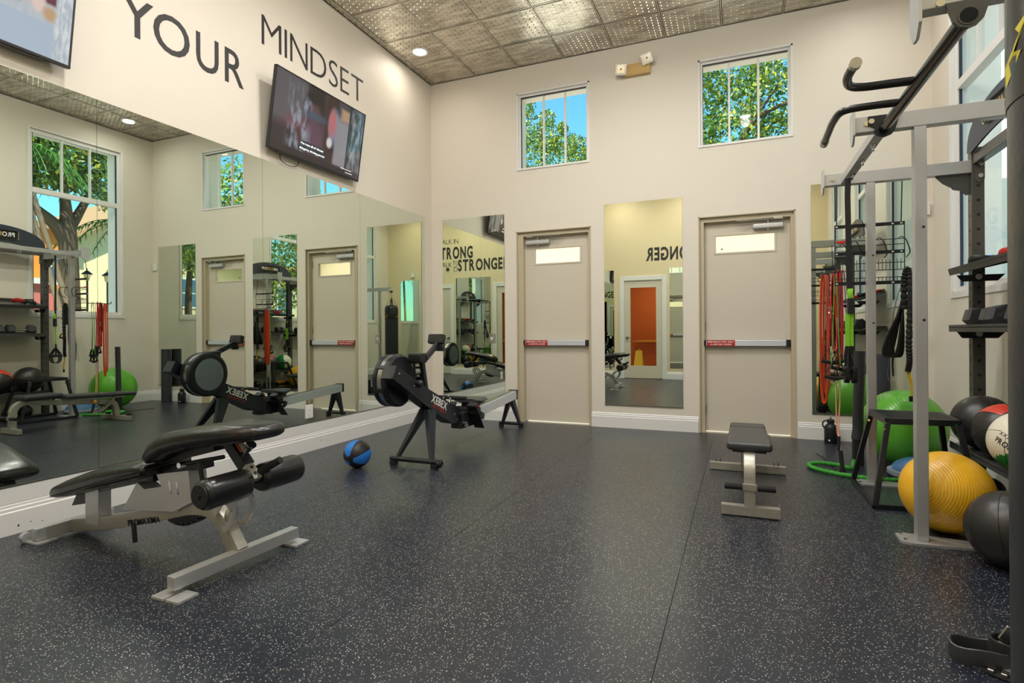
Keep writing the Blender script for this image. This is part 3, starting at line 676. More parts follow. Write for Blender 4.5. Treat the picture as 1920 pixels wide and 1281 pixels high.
for nm, c, lb in (('thermostat', (5.59, -.012, 2.33), 'small white thermostat on the back wall by the right corner'), ('motion_sensor', (4.79, -D_+.03, 2.80), 'white motion sensor above the mirror behind the punching bag')):
    bm = B(); x, y, z = c; box(bm, x-.045, x+.045, y-.018 if y > -1 else y-.03, y+.012 if y > -1 else y+.03, z-.06, z+.06, .01, 2); tag(recenter(obj(nm, bm, WHITE)), lb, 'wall device')
bm = B(); sphere(bm, (3.66, -D_+.02, 2.92), .045); tag(recenter(obj('camera_dome', bm, BLACK)), 'small dark security camera dome under the slogan on the rear wall', 'security camera')

# ------------------------------------------------------------------ rowing machine
DK = mat('graphite_machine_coat', rgb(36, 40, 48), .32, .25, var=.08, scale=40)
t = thing('rowing_machine', 'black rowing machine with silver rail standing in the back left corner', 'rowing machine', (1.3, -1.5, 0))
bm = B(); prism(bm, [(-2.83, .886), (-2.885, .785), (-2.40, .52), (-1.94, .284), (-1.78, .25), (-1.70, .30), (-1.735, .394), (-2.03, .518), (-2.345, .654)], 0, 1.235, 1.345)
bmesh.ops.bevel(bm, geom=list(bm.edges), offset=.005, segments=2, affect='EDGES'); BEV[0] = True; beam = obj('main_beam', bm, DK, t)
bm = B(); prism(bm, [(-2.838, .888), (-2.893, .787), (-2.872, .775), (-2.815, .880)], 0, 1.231, 1.349); obj('beam_cap', bm, BLACK, beam, smooth=False)
for y, z in ((-2.79, .82), (-2.57, .70), (-1.86, .36), (-1.80, .30)):
    bm = B(); lathe(bm, [(0, .004), (.006, .003), (.008, 0)], (1.345, y, z), (1, 0, 0), 10); obj('bolt', bm, CHROME, beam)
d = V(0, -1.735+2.345, .394-.654).normalized(); up = V(0, -d.z, d.y)
text(beam, 'XEBEX', tuple(V(1.3455, -2.30, .535)), tuple(d), tuple(up), .072, .30, WHITEP, bold=.03, depth=.0008, part='brand_lettering', joined=True)
text(beam, 'FITNESS', tuple(V(1.3455, -2.27, .487)), tuple(d), tuple(up), .026, .25, mat('red_print', rgb(190, 40, 40), .5), bold=.01, depth=.0008, part='brand_lettering', joined=True, gap=.4)
text(beam, 'XEBEX', tuple(V(1.2345, -1.99, .405)), tuple(-d), tuple(up), .072, .30, WHITEP, bold=.03, depth=.0008, part='brand_lettering', joined=True)
text(beam, 'FITNESS', tuple(V(1.2345, -2.02, .375)), tuple(-d), tuple(up), .026, .25, mat('red_print', rgb(190, 40, 40), .5), bold=.01, depth=.0008, part='brand_lettering', joined=True, gap=.4)
fc = V(0, -2.585, .742)
bm = B(); lathe(bm, [(0, .0), (.205, 0), (.222, .010), (.224, .045), (.214, .050), (.214, .095), (.224, .100), (.222, .135), (.205, .146), (.17, .146)], (1.078, fc.y, fc.z), (1, 0, 0), 56); fw_ = obj('flywheel_housing', bm, BLACKM, t, sharp=30)
bm = B(); lathe(bm, [(.2125, .052), (.218, .053), (.218, .092), (.2125, .093)], (1.078, fc.y, fc.z), (1, 0, 0), 56)
bm2 = B(); lathe(bm2, [(.214, .0525), (.2185, .0525), (.2185, .0925), (.214, .0925)], (1.078, fc.y, fc.z), (1, 0, 0), 56); bm.free(); obj('perforated_band', bm2, STEEL, fw_)
bm = B(); lathe(bm, [(.118, -.010), (.160, -.004), (.163, 0), (.118, 0)], (1.078, fc.y, fc.z), (1, 0, 0), 48); obj('cover_ring', bm, mat('silver_grey_plastic', rgb(120, 132, 138), .35, .3), fw_)
bm = B()
for k in range(9): ring(bm, (1.070, fc.y, fc.z), (1, 0, 0), .022+k*.0115, .0026, 36, 6)
for a in range(3):
    an = a*PI/3+.5; q = V(0, math.cos(an), math.sin(an))*.118; bar(bm, tuple(V(1.070, fc.y, fc.z)+q), tuple(V(1.070, fc.y, fc.z)-q), .005, .005)
lathe(bm, [(0, -.004), (.018, -.004), (.022, .006), (0, .006)], (1.066, fc.y, fc.z), (1, 0, 0), 20); obj('fan_grill', bm, GREY, fw_)
for an in (2.55, 3.45, 1.4):
    q = V(0, math.cos(an), math.sin(an)); tn = V(0, -math.sin(an), math.cos(an)); c = V(1.151, fc.y, fc.z)+q*.221; bm = B(); bar(bm, tuple(c-V(.05, 0, 0)), tuple(c+V(.05, 0, 0)), .035, .016, up=q, bev=.005); obj('clip', bm, BLACK, fw_)
bm = B(); cyl(bm, (1.20, -2.50, .72), (1.235, -2.50, .72), .045); lathe(bm, [(0, .05), (.02, .048), (.03, .035), (.03, 0)], (1.345, -2.52, .715), (1, 0, 0), 24); obj('axle_hub', bm, BLACK, fw_)
# front legs, foot bar, wheels
for sx_ in (-1, 1):
    bm = B(); tx = 1.29+sx_*.02; bx = 1.30+sx_*.175
    A = superell((tx, -2.26, .47), .028, .075, (1, 0, 0), (0, 1, 0), 8, 12); C = superell((bx, -2.51, .055), .015, .022, (1, 0, 0), (0, 1, 0), 8, 12); loft(bm, [A, C]); obj('leg', bm, DK, t)
bm = B(); cyl(bm, (1.06, -2.51, .052), (1.545, -2.51, .052), .022, 20); lg = obj('foot_bar', bm, BLACK, t)
for x in (1.09, 1.50):
    bm = B(); box(bm, x-.03, x+.03, -2.535, -2.485, 0, .034, .006); obj('rubber_foot', bm, FOAM, lg)
bm = B(); cyl(bm, (1.545, -2.53, .045), (1.575, -2.53, .045), .034, 24); ring(bm, (1.578, -2.53, .045), (1, 0, 0), .022, .006, 20, 6); obj('wheel', bm, BLACK, lg)
# mast and monitor
bm = B(); bar(bm, (1.30, -2.31, .62), (1.30, -2.385, .93), .035, .045, up=V(0, 1, 0), bev=.004); ms = obj('mast', bm, DK, t)
bm = B(); cyl(bm, (1.25, -2.40, .63), (1.25, -2.43, .93), .012); cyl(bm, (1.21, -2.42, .66), (1.22, -2.43, .93), .012); obj('strut', bm, BLACK, ms)
bm = B(); box(bm, 1.205, 1.34, -2.46, -2.34, .885, .972, .016, 3); obj('mast_cap', bm, BLACK, ms)
bm = B(); bar(bm, (1.33, -2.36, .925), (1.30, -2.10, 1.045), .032, .05, bev=.004); obj('monitor_arm', bm, DK, ms)
bm = B(); box(bm, 1.20, 1.36, -2.11, -2.05, 1.045, 1.135, .01, 2, rot=Euler((-.25, 0, 0)).to_matrix()); mo = obj('monitor', bm, BLACK, t)
bm = B(); box(bm, 1.215, 1.345, -2.052, -2.046, 1.06, 1.12, .001, 1, rot=Euler((-.25, 0, 0)).to_matrix(), piv=V(1.28, -2.08, 1.09)); obj('display', bm, mat('display_grey', rgb(70, 76, 74), .15), mo)
bm = B(); cyl(bm, (1.27, -2.08, 1.0), (1.35, -2.08, 1.0), .022); box(bm, 1.28, 1.34, -2.11, -2.06, .98, 1.05, .01); obj('pivot_clamp', bm, BLACK, mo)
# rail, rear leg
bm = B(); prism(bm, [(-1.62, .247), (-.325, .336), (-.325, .437), (-1.60, .353)], 0, 1.275, 1.375); bmesh.ops.bevel(bm, geom=list(bm.edges), offset=.004, segments=2, affect='EDGES'); BEV[0] = True; rl = obj('rail', bm, ALU, t)
bm = B(); prism(bm, [(-.328, .328), (-.30, .330), (-.30, .445), (-.36, .441), (-.36, .436), (-.328, .439)], 0, 1.27, 1.38); obj('rail_end_cap', bm, BLACK, rl, smooth=False)
bm = B(); prism(bm, [(-1.5, .366), (-.4, .4375), (-.4, .440), (-1.5, .369)], 0, 1.30, 1.35); obj('roller_track', bm, STEEL, rl, smooth=False)
for sx_ in (-1, 1):
    bm = B(); A = superell((1.325+sx_*.012, -.40, .335), .03, .05, (1, 0, 0), (0, 1, 0), 8, 12); C = superell((1.33+sx_*.11, -.40, .05), .014, .022, (1, 0, 0), (0, 1, 0), 8, 12); loft(bm, [A, C]); obj('leg', bm, DK, t)
bm = B(); cyl(bm, (1.175, -.40, .045), (1.485, -.40, .045), .018); fb = obj('foot_bar', bm, BLACK, t)
for x in (1.20, 1.46):
    bm = B(); box(bm, x-.025, x+.025, -.425, -.375, 0, .03, .005); obj('rubber_foot', bm, FOAM, fb)
# seat, handle, footboards
bm = B(); secs = []
for k in range(9):
    u = k/8; y = -1.60+.25*u; e = math.sin(PI*min(max(u, .06), .94)); secs.append(superell((1.325, y, .452+.010*math.cos(2*PI*u)), .15*(.8+.2*e), .028*(.55+.45*e), (1, 0, 0), (0, 0, 1), 3.2, 24))
loft(bm, secs); st = obj('seat', bm, VINYL2, t, sharp=60)
bm = B(); box(bm, 1.255, 1.395, -1.55, -1.38, .385, .432, .008); obj('seat_carriage', bm, BLACK, st)
bm = B(); cyl(bm, (1.10, -1.93, .528), (1.29, -1.93, .528), .0195); cyl(bm, (1.33, -1.93, .528), (1.505, -1.93, .528), .0195); cyl(bm, (1.29, -1.93, .525), (1.33, -1.93, .525), .012); hd = obj('pull_handle', bm, FOAM, t)
bm = B(); tube(bm, smooth_path([(1.27, -1.98, .48), (1.27, -1.95, .52), (1.31, -1.93, .545), (1.35, -1.95, .52), (1.35, -1.98, .48)]), .007, 8); obj('handle_hook', bm, CHROME, hd)
for x in (1.19, 1.43):
    rot = Euler((math.radians(-52), 0, 0)).to_matrix(); c = V(x, -1.58, .30)
    bm = B(); box(bm, x-.055, x+.055, -1.74, -1.42, .293, .305, .004, 1, rot=rot, piv=c); f = obj('footboard', bm, BLACK, t)
    bm = B(); tube(bm, smooth_path([tuple(c+rot @ V(-.06, .03, 0)), tuple(c+rot @ V(-.045, .03, .06)), tuple(c+rot @ V(0, .03, .085)), tuple(c+rot @ V(.045, .03, .06)), tuple(c+rot @ V(.06, .03, 0))]), .016, 8, flat=(.25, 1.6)); obj('foot_strap', bm, mat('black_webbing', rgb(20, 20, 22), .8), f)
    bm = B(); box(bm, x-.05, x+.05, -1.73, -1.70, .29, .36, .006, 1, rot=rot, piv=c); obj('heel_cup', bm, BLACK, f)
bm = B(); box(bm, 1.14, 1.48, -1.64, -1.54, .33, .40, .02, 2); box(bm, 1.255, 1.385, -1.78, -1.45, .205, .36, .012); obj('foot_cradle', bm, BLACK, t)
bm = B(); box(bm, 1.40, 1.47, -1.60, -1.575, .40, .425, .004); obj('strap_label', bm, RED, t)
bm = B(); cyl(bm, (1.32, -1.75, .26), (1.42, -1.75, .26), .012); cyl(bm, (1.40, -1.74, .235), (1.42, -1.74, .235), .02); obj('frame_bolt', bm, CHROME, t)

# ------------------------------------------------------------------ blue and black medicine ball on the floor
BLUE = mat('blue_rubber', rgb(38, 120, 212), .35, var=.08, scale=60); BLKR = mat('black_rubber', rgb(34, 32, 31), .42, var=.12, scale=60, bump=.1, bscale=300)
def panelled_ball(name, c, r, mats, seq, label, cat, rot, group=None, u=36, v=24, cap=3, pole=None, fn=None):
    bm = B(); sphere(bm, (0, 0, 0), r, u, v); bm.faces.ensure_lookup_table(); R_ = (V(*pole).to_track_quat('Z', 'Y') @ Euler((0, 0, rot[2])).to_quaternion()).to_matrix() if pole else Euler(rot).to_matrix(); n = len(seq)
    for f in bm.faces:
        m = f.calc_center_median(); a = (math.atan2(m.y, m.x)/(2*PI)) % 1; f.material_index = seq[int(a*n) % n] if abs(m.z)/r < math.cos(cap*PI/v) else seq[0]
        if fn: f.material_index = fn(R_ @ m.normalized())
    for q in bm.verts: q.co = R_ @ q.co
    o = obj(name, bm, mats, sharp=180); tag(o, label, cat, group); o.location = c
    bs = B(); s1 = .0016
    for k in range(n):
        a = 2*PI*k/n; pts = [R_ @ V(math.cos(a)*math.sin(p), math.sin(a)*math.sin(p), math.cos(p))*r for p in [PI*j/16 for j in range(1, 16)]]
        tube(bs, pts, s1, 5)
    for q in bs.verts: q.co += V(*c)
    obj('seam', bs, BLACK, o)
    return o
panelled_ball('medicine_ball', (.864, -2.72, .117), .117, [BLKR, BLUE], [0, 1, 0, 1, 0, 1], 'blue and black panelled medicine ball on the floor by the left mirrors', 'ball', (0, 0, .35), pole=(.097, -.97, -.22), cap=2)

# ------------------------------------------------------------------ big incline bench, front left
t = thing('incline_bench', 'black padded incline bench with leg rollers beside the left mirrors', 'bench', (1.1, -4.6, 0))
YC = -4.585
bm = B(); bar(bm, (.305, -4.79, .05), (.305, -4.38, .05), .05, .07, bev=.006); rf = obj('rear_crossbar', bm, SILVER, t)
bm = B(); box(bm, .24, .36, -4.80, -4.70, 0, .014, .003); cyl(bm, (.22, -4.79, .03), (.25, -4.79, .03), .028); obj('foot_plate', bm, SILVER, rf)
bm = B(); box(bm, .24, .36, -4.44, -4.36, 0, .014, .003); obj('foot_plate', bm, SILVER, rf)
bm = B(); bar(bm, (1.60, -4.935, .062), (1.64, -4.245, .062), .056, .06, bev=.006); ff = obj('front_crossbar', bm, SILVER, t)
for y in (-4.925, -4.255):
    for s in (-1, 1):
        bm = B(); box(bm, 1.615+s*.045-.04, 1.615+s*.045+.04, y-.05, y+.05, .0, .014, .003); obj('foot_plate', bm, SILVER, ff)
def rect_path(bm, pts, wy, hz, n=8):
    P = smooth_path(pts, n); secs = []
    for i, p in enumerate(P):
        d = (P[min(i+1, len(P)-1)]-P[max(i-1, 0)]).normalized(); q = d.cross(V(0, 1, 0)).normalized(); secs.append(superell(p, wy/2, hz/2, (0, 1, 0), tuple(q), 12, 16))
    loft(bm, secs)
bm = B(); rect_path(bm, [(.30, YC, .045), (.75, YC, .125), (1.15, YC, .225), (1.30, YC, .262), (1.42, YC, .265), (1.50, YC, .225), (1.555, YC, .15), (1.61, YC, .075)], .062, .075); mr = obj('main_rail', bm, mat('champagne_silver_coat', rgb(176, 172, 160), .34, .55, var=.04), t)
text(mr, 'PROMAXIMA', (.83, YC-.0325, .112), (.985, 0, .2), (-.2, 0, .97), .032, .26, BLACK, bold=.02, depth=.002, part='embossed_lettering', joined=True)
bm = B(); box(bm, .46, .58, YC-.035, YC+.035, .08, .30, .004); obj('rear_post', bm, SILVER, t)
bm = B(); bar(bm, (.44, YC, .262), (1.10, YC, .422), .06, .05, bev=.004); obj('backrest_rail', bm, RACKD, t)
bm = B(); prism(bm, [(.33, .165), (.40, .275), (.50, .29), (.50, .20)], 1, YC-.03, YC+.03); obj('stop_bracket', bm, BLACK, t, smooth=False)
bm = B(); prism(bm, [(.80, .20), (.92, .36), (.98, .33), (1.13, .36), (1.24, .24)], 1, YC-.045, YC+.045); obj('gusset_plate', bm, SILVER, t, smooth=False)
bm = B(); prism(bm, [(1.08, .42), (1.32, .46), (1.34, .30), (1.20, .235)], 1, YC-.05, YC+.05); gp = obj('selector_plate', bm, SILVER, t, smooth=False)
for x in (1.18, 1.235):
    bm = B(); bar(bm, (x, YC-.0505, .395), (x+.012, YC-.0505, .33), .012, .003, up=V(0, 1, 0)); obj('slot', bm, CHROME, gp, smooth=False)
# toothed arc
bm = B(); ca = V(1.22, 0, .32); n_ = 14
for i in range(n_):
    a0, a1 = PI*(1.0+.95*i/n_+.02), PI*(1.0+.95*(i+.72)/n_+.02)
    po = [(ca.x+rr*math.cos(a), ca.z+rr*math.sin(a)) for rr, a in ((.130, a0), (.200, a0), (.200, a1), (.130, a1))]; prism(bm, po, 1, YC-.028, YC+.028)
    a2 = PI*(1.0+.95*(i+1)/n_+.02); po = [(ca.x+rr*math.cos(a), ca.z+rr*math.sin(a)) for rr, a in ((.130, a1), (.183, a1), (.183, a2), (.130, a2))]; prism(bm, po, 1, YC-.028, YC+.028)
for v in bm.verts: v.co.z = .325+(v.co.z-.32)*.82
obj('adjustment_arc', bm, BLACKM, t, smooth=False)
bm = B(); cyl(bm, (.87, YC-.03, .13), (.88, YC-.03, -.0+.03), .012); obj('hanging_pin', bm, BLACK, t)
# pads
def pad_path(bm, pts, half, e=3.2):
    """pts: (x, z_center, half thickness, width factor)"""
    secs = []
    for i, (x, z, h_, wf) in enumerate(pts):
        p0 = pts[max(i-1, 0)]; p1 = pts[min(i+1, len(pts)-1)]; d = V(p1[0]-p0[0], 0, p1[1]-p0[1]).normalized(); q = V(-d.z, 0, d.x)
        secs.append(superell((x, YC, z), half*wf, h_, (0, 1, 0), tuple(q), e, 36))
    loft(bm, secs)
bp_ = [(.33, .258, .018, .80), (.335, .262, .03, .93), (.36, .272, .042, .98), (.45, .300, .050, 1), (.60, .345, .056, 1), (.75, .387, .056, 1), (.90, .420, .052, .98), (1.02, .445, .045, .96), (1.09, .458, .036, .93), (1.105, .461, .02, .85)]
bm = B(); pad_path(bm, bp_, .155); pd = obj('backrest_pad', bm, VINYL, t, sharp=70)
for dz in (-.018, -.026):
    bm = B(); tube(bm, [(x, YC-.157*wf*.985, z+dz*(h_/.05)) for x, z, h_, wf in bp_[1:-1]], .0018, 6); obj('stitching', bm, mat('stitch_thread', rgb(70, 70, 72), .7), pd)
sp_ = [(1.115, .50, .015, .80), (1.13, .525, .04, .92), (1.18, .565, .056, .98), (1.25, .602, .060, 1), (1.36, .628, .056, 1), (1.50, .652, .054, 1), (1.62, .668, .052, .97), (1.72, .678, .046, .86), (1.80, .683, .036, .66), (1.84, .685, .022, .42), (1.85, .685, .008, .2)]
bm = B(); pad_path(bm, sp_, .165); pd = obj('seat_pad', bm, VINYL, t, sharp=70)
for dz in (-.015, .0):
    bm = B(); tube(bm, [(x-.012, YC-.168*wf*.97, z+dz) for x, z, h_, wf in sp_[1:4]], .0022, 6); obj('stitching', bm, mat('stitch_thread', rgb(70, 70, 72), .7), pd)
bm = B(); bar(bm, (1.05, YC, .475), (1.50, YC, .59), .10, .035, bev=.004); bar(bm, (1.10, YC, .44), (1.40, YC, .49), .07, .04, bev=.004); box(bm, 1.02, 1.07, YC-.06, YC+.06, .38, .50, .005); obj('seat_frame', bm, BLACKM, t)
bm = B(); cyl(bm, (1.33, YC-.11, .50), (1.33, YC-.07, .50), .014); obj('pivot_bolt', bm, CHROME, t)
bm = B(); bar(bm, (1.54, YC, .635), (1.665, YC, .50), .055, .062, up=V(0, 1, 0), bev=.004); lm = obj('leg_roller_sleeve', bm, BLACKM, t)
n2 = V(.62, 0, .72).normalized(); bm = B(); bar(bm, (1.555, YC, .622), (1.63, YC, .541), .050, .066, up=V(0, 1, 0)); 
bm.free(); bm = B(); c = V(1.597, YC, .584)+V(.135, 0, .125).normalized()*.034; bar(bm, tuple(c+V(-.035, 0, .038)), tuple(c+V(.03, 0, -.032)), .004, .045, up=V(0, 1, 0)); lb_ = obj('warning_label', bm, WHITEP, lm, smooth=False)
bm = B(); bar(bm, tuple(c+V(-.035, -.020, .038)), tuple(c+V(.03, -.020, -.032)), .0046, .009, up=V(0, 1, 0)); obj('label_stripe', bm, mat('orange_print', rgb(226, 84, 30), .5), lb_, smooth=False)
bm = B(); bar(bm, (1.655, YC, .511), (1.725, YC, .436), .046, .050, up=V(0, 1, 0), bev=.003); ls = obj('leg_roller_stem', bm, mat('champagne_silver_coat', (0, 0, 0)), t)
for k in (.35, .7):
    bm = B(); c = V(1.655, YC, .511).lerp(V(1.725, YC, .436), k)+V(.0185, 0, .0172); lathe(bm, [(0, .0012), (.008, .0012), (.008, -.002), (0, -.002)], tuple(c), (.73, 0, .68), 12); obj('hole', bm, BLACK, ls)
bm = B(); cyl(bm, (1.645, YC, .555), (1.675, YC, .588), .013); lathe(bm, [(0, 0), (.017, .0), (.02, .025), (.024, .03), (.026, .042), (.0, .046)], (1.668, YC, .582), (.66, 0, .75), 20); obj('pull_pin', bm, CHROME, lm)
for (a, b) in ((-4.87, -4.62), (-4.55, -4.29)):
    bm = B(); lathe(bm, [(.03, .0), (.058, .004), (.066, .016), (.070, .03), (.070, b-a-.03), (.066, b-a-.012), (.055, b-a-.002), (.03, b-a)], (1.70, a, .435), (0, 1, 0), 32); ro = obj('leg_roller', bm, VINYL, t, sharp=50)
    for e_, s in ((a, 1), (b, -1)):
        bm = B(); lathe(bm, [(0, -s*.004), (.05, -s*.004), (.054, 0), (0, 0)], (1.70, e_, .435), (0, 1, 0), 28); lathe(bm, [(0, -s*.012), (.010, -s*.01), (.010, 0)], (1.70, e_, .435), (0, 1, 0), 12); obj('end_disc', bm, BLACK, ro)
bm = B(); cyl(bm, (1.70, -4.63, .435), (1.70, -4.54, .435), .02); obj('roller_axle', bm, BLACK, t)
bm = B(); cyl(bm, (1.715, YC+.03, .47), (1.83, YC+.05, .535), .018); obj('foam_grip', bm, FOAM, t)
bm = B(); cyl(bm, (1.33, -4.66, .50), (1.55, -4.62, .545), .011); cyl(bm, (1.42, -4.65, .515), (1.45, -4.65, .37), .011); obj('t_rod', bm, BLACK, t)
for y in (YC-.05, YC+.05):
    bm = B(); strip(bm, smooth_path([(1.50, y, .26), (1.56, y, .335), (1.625, y, .345), (1.645, y, .29), (1.60, y, .22), (1.56, y, .19)]), (0, .009, 0), .03); obj('side_hook', bm, SILVER, t)

# ------------------------------------------------------------------ small flat bench
t = thing('flat_bench', 'worn silver adjustable bench with grey padded seat in the middle of the floor', 'bench', (3.95, -2.2, 0))
WORN = mat('worn_silver_coat', rgb(172, 168, 156), .36, .5, var=.18, scale=35, bump=.05)
XB = 3.955
bm = B(); bar(bm, (3.79, -2.872, .036), (4.125, -2.868, .036), .055, .06, bev=.003); f1 = obj('front_foot', bm, WORN, t)
bm = B(); bar(bm, (3.665, -1.70, .034), (4.235, -1.70, .034), .055, .058, bev=.003); f2 = obj('rear_foot', bm, WORN, t)
for x in (3.73, 4.165):
    bm = B(); cyl(bm, (x-.012, -1.66, .032), (x+.012, -1.66, .032), .031, 20); box(bm, x-.018, x-.014, -1.70, -1.65, .03, .085); box(bm, x+.014, x+.018, -1.70, -1.65, .03, .085); obj('wheel', bm, BLACK, f2)
bm = B()
P = smooth_path([(XB, -2.865, .06), (XB, -2.862, .20), (XB, -2.84, .30), (XB, -2.75, .355), (XB, -2.60, .338), (XB, -2.20, .296), (XB, -1.85, .262), (XB, -1.76, .24), (XB, -1.72, .19), (XB, -1.70, .06)], 8); secs = []
for i, p in enumerate(P):
    d = (P[min(i+1, len(P)-1)]-P[max(i-1, 0)]).normalized(); q = d.cross(V(1, 0, 0)).normalized(); secs.append(superell(p, .034, .032, (1, 0, 0), tuple(q), 12, 16))
loft(bm, secs); fr_ = obj('frame_tube', bm, WORN, t)
bm = B(); box(bm, XB-.042, XB+.042, -2.905, -2.885, .165, .205, .003); obj('handle_bracket', bm, WORN, fr_)
for a, b in ((3.81, 3.912), (3.998, 4.10)):
    bm = B(); cyl(bm, (a, -2.90, .185), (b, -2.90, .185), .019); obj('foam_grip', bm, FOAM, fr_)
bm = B(); rot = Euler((0, 0, 0)).to_matrix(); box(bm, XB-.135, XB+.135, -2.80, -2.40, .385, .440, .022, 4); sp = obj('seat_pad', bm, VINYL2, t, sharp=60)
bm = B(); box(bm, XB-.10, XB+.10, -2.78, -2.42, .374, .387); obj('seat_board', bm, BLACK, sp, smooth=False)
rot = Euler((math.radians(-2.5), 0, 0)).to_matrix()
bm = B(); box(bm, XB-.135, XB+.135, -2.375, -1.50, .336, .388, .022, 4, rot=rot); bk = obj('back_pad', bm, VINYL2, t, sharp=60)
bm = B(); tube(bm, [(XB-.13, -1.80, .3815), (XB+.13, -1.80, .3815)], .003, 6); obj('pad_seam', bm, BLACK, bk)
bm = B(); bar(bm, (XB, -2.38, .338), (XB, -1.60, .312), .05, .03, bev=.003); obj('back_rail', bm, SILVER, t)
bm = B(); n_ = 9
for i in range(n_):
    a0, a1 = PI*(1.12+.36*i/n_), PI*(1.12+.36*(i+.6)/n_); a2 = PI*(1.12+.36*(i+1)/n_)
    for (ra, rb, u0, u1) in ((.30, .345, a0, a1), (.32, .345, a1, a2)):
        prism(bm, [(-2.05+rr*math.cos(a)*-1, .46+rr*math.sin(a)) for rr, a in ((ra, u0), (rb, u0), (rb, u1), (ra, u1))], 0, XB-.05, XB-.04)
obj('adjustment_arc', bm, WORN, t, smooth=False)
bm = B(); cyl(bm, (XB-.035, -2.03, .285), (XB-.10, -2.03, .285), .008); lathe(bm, [(0, .0), (.018, .003), (.022, .015), (.014, .024), (0, .026)], (XB-.095, -2.03, .285), (-1, 0, 0), 16); obj('pull_knob', bm, mat('amber_knob', rgb(214, 150, 30), .3), t)

# ------------------------------------------------------------------ steel multi-station rack
t = thing('training_rack', 'tall grey steel training rack with pull-up bar along the right wall', 'training rack', (5.1, -3.0, 0))
PX = 4.808
for y in (-1.76, -2.98, -4.20, -5.45):
    bm = B(); box(bm, PX-.028, PX+.028, y-.032, y+.032, .012, 2.245, .005); p = obj('front_post', bm, RACKM, t)
    bm = B(); prism(bm, [(4.70, y-.06), (4.74, y-.085), (5.05, y-.06), (5.05, y+.06), (4.74, y+.085), (4.70, y+.06)], 2, 0, .012); obj('base_plate', bm, RACKM, p, smooth=False)
    for x in (4.725,):
        for dy in (-.045, .045):
            bm = B(); cyl(bm, (x, y+dy, .012), (x, y+dy, .022), .009, 6); obj('anchor_bolt', bm, CHROME, p)
    for z in (1.20, 1.70):
        bm = B(); lathe(bm, [(0, .0015), (.007, .0015), (.007, -.002), (0, -.002)], (PX+.01, y-.032, z), (0, -1, 0), 12); obj('bolt_hole', bm, BLACK, p)
    if y > -5 or True:
        bm = B(); dz = .033 if y == -4.20 else 0; box(bm, 4.50, 5.41, y-.032, y+.032, 2.245+dz, 2.333+dz, .005); b = obj('cross_beam', bm, RACKM, t)
        bm = B(); prism(bm, [(y-.055, 2.365), (y+.055, 2.365), (y+.055, 2.23), (y+.02, 2.185), (y-.02, 2.185), (y-.055, 2.23)], 0, 4.493, 4.503); obj('end_plate', bm, SILVER, b, smooth=False)
        for x in (4.56,):
            bm = B(); cyl(bm, (x, y-.04, 2.29), (x, y-.032, 2.29), .014, 12); obj('bolt', bm, CHROME, b)
UX = 5.443; UY = (-1.76, -2.98, -4.20, -5.45)
for y in UY:
    bm = B(); box(bm, UX-.037, UX+.037, y-.037, y+.037, .012, 2.42, .006); u = obj('upright', bm, RACKD, t)
    bm = B(); box(bm, UX-.1, UX+.1, y-.07, y+.07, 0, .012, .002, 1); obj('base_plate', bm, RACKD, u)
    zz = .22; hz = []
    while zz < 2.2: hz.append(zz); zz += .1016
    bm = B()
    for z in hz: lathe(bm, [(0, .001), (.0115, .001), (.0115, -.002), (0, -.002)], (UX, y-.037, z), (0, -1, 0), 12); lathe(bm, [(0, .001), (.0115, .001), (.0115, -.002), (0, -.002)], (UX-.037, y, z), (-1, 0, 0), 12)
    ho = obj('pin_holes', bm, BLACK, u); ho['kind'] = 'stuff'
    bm = B(); prism(bm, [(5.406, 2.245), (5.406, 2.10), (5.385, 2.095), (5.35, 2.13), (5.31, 2.14), (5.30, 2.155), (5.25, 2.19), (5.215, 2.23), (5.205, 2.245)], 1, y-.004, y+.004); obj('gusset', bm, RACKD, u, smooth=False)
    bm = B(); prism(bm, [(UX-.02, 2.34), (UX+.035, 2.34), (UX+.035, 2.19), (UX+.0, 2.17), (UX-.02, 2.19)], 1, y-.045, y-.037); obj('joint_plate', bm, RACKD, u, smooth=False)
    for z in (2.215, 2.30):
        bm = B(); cyl(bm, (UX+.01, y-.055, z), (UX+.01, y-.045, z), .015, 12); obj('bolt', bm, CHROME, u)
for i in range(3):
    ya, yb = UY[i], UY[i+1]
    bm = B(); box(bm, UX-.03, UX+.03, yb+.037, ya-.037, 2.30, 2.375, .005); obj('top_beam', bm, RACKD, t)
for (ya, yb) in ((-1.76, -2.98),):
    # arched name plate
    n = 20; yc_ = (ya+yb)/2; top = [(yc_+.60*math.cos(PI*k/n), 2.385+.285*math.sin(PI*k/n)**.8) for k in range(n+1)]; low = [(yc_+(-.60+1.2*k/n), 2.355+.075*math.sin(PI*k/n)) for k in range(1, n)]
    bm = B(); prism(bm, top+low, 0, 5.388, 5.400); sg = obj('name_plate', bm, mat('slate_sign', rgb(52, 58, 70), .4, .2), t, smooth=False)
    bm = B(); box(bm, 5.382, 5.388, yc_-.27, yc_+.27, 2.475, 2.60, .02, 3); obj('sign_border', bm, mat('bronze_border', rgb(196, 184, 150), .4), sg)
    bm = B(); box(bm, 5.379, 5.386, yc_-.262, yc_+.262, 2.482, 2.593, .018, 3); obj('sign_panel', bm, BLACK, sg)
    for s, y0, W in (('PRO', yc_+.225, .14), ('IMA', yc_-.095, .12)): text(sg, s, (5.3785, y0, 2.51), (0, -1, 0), (0, 0, 1), .06, W, WHITEP, bold=.02, depth=.0015, part='sign_lettering', joined=True)
    text(sg, 'MAX', (5.3785, yc_+.075, 2.51), (0, -1, 0), (0, 0, 1), .06, .16, mat('gold_print', rgb(190, 150, 60), .4), bold=.02, depth=.0015, part='sign_lettering', joined=True)
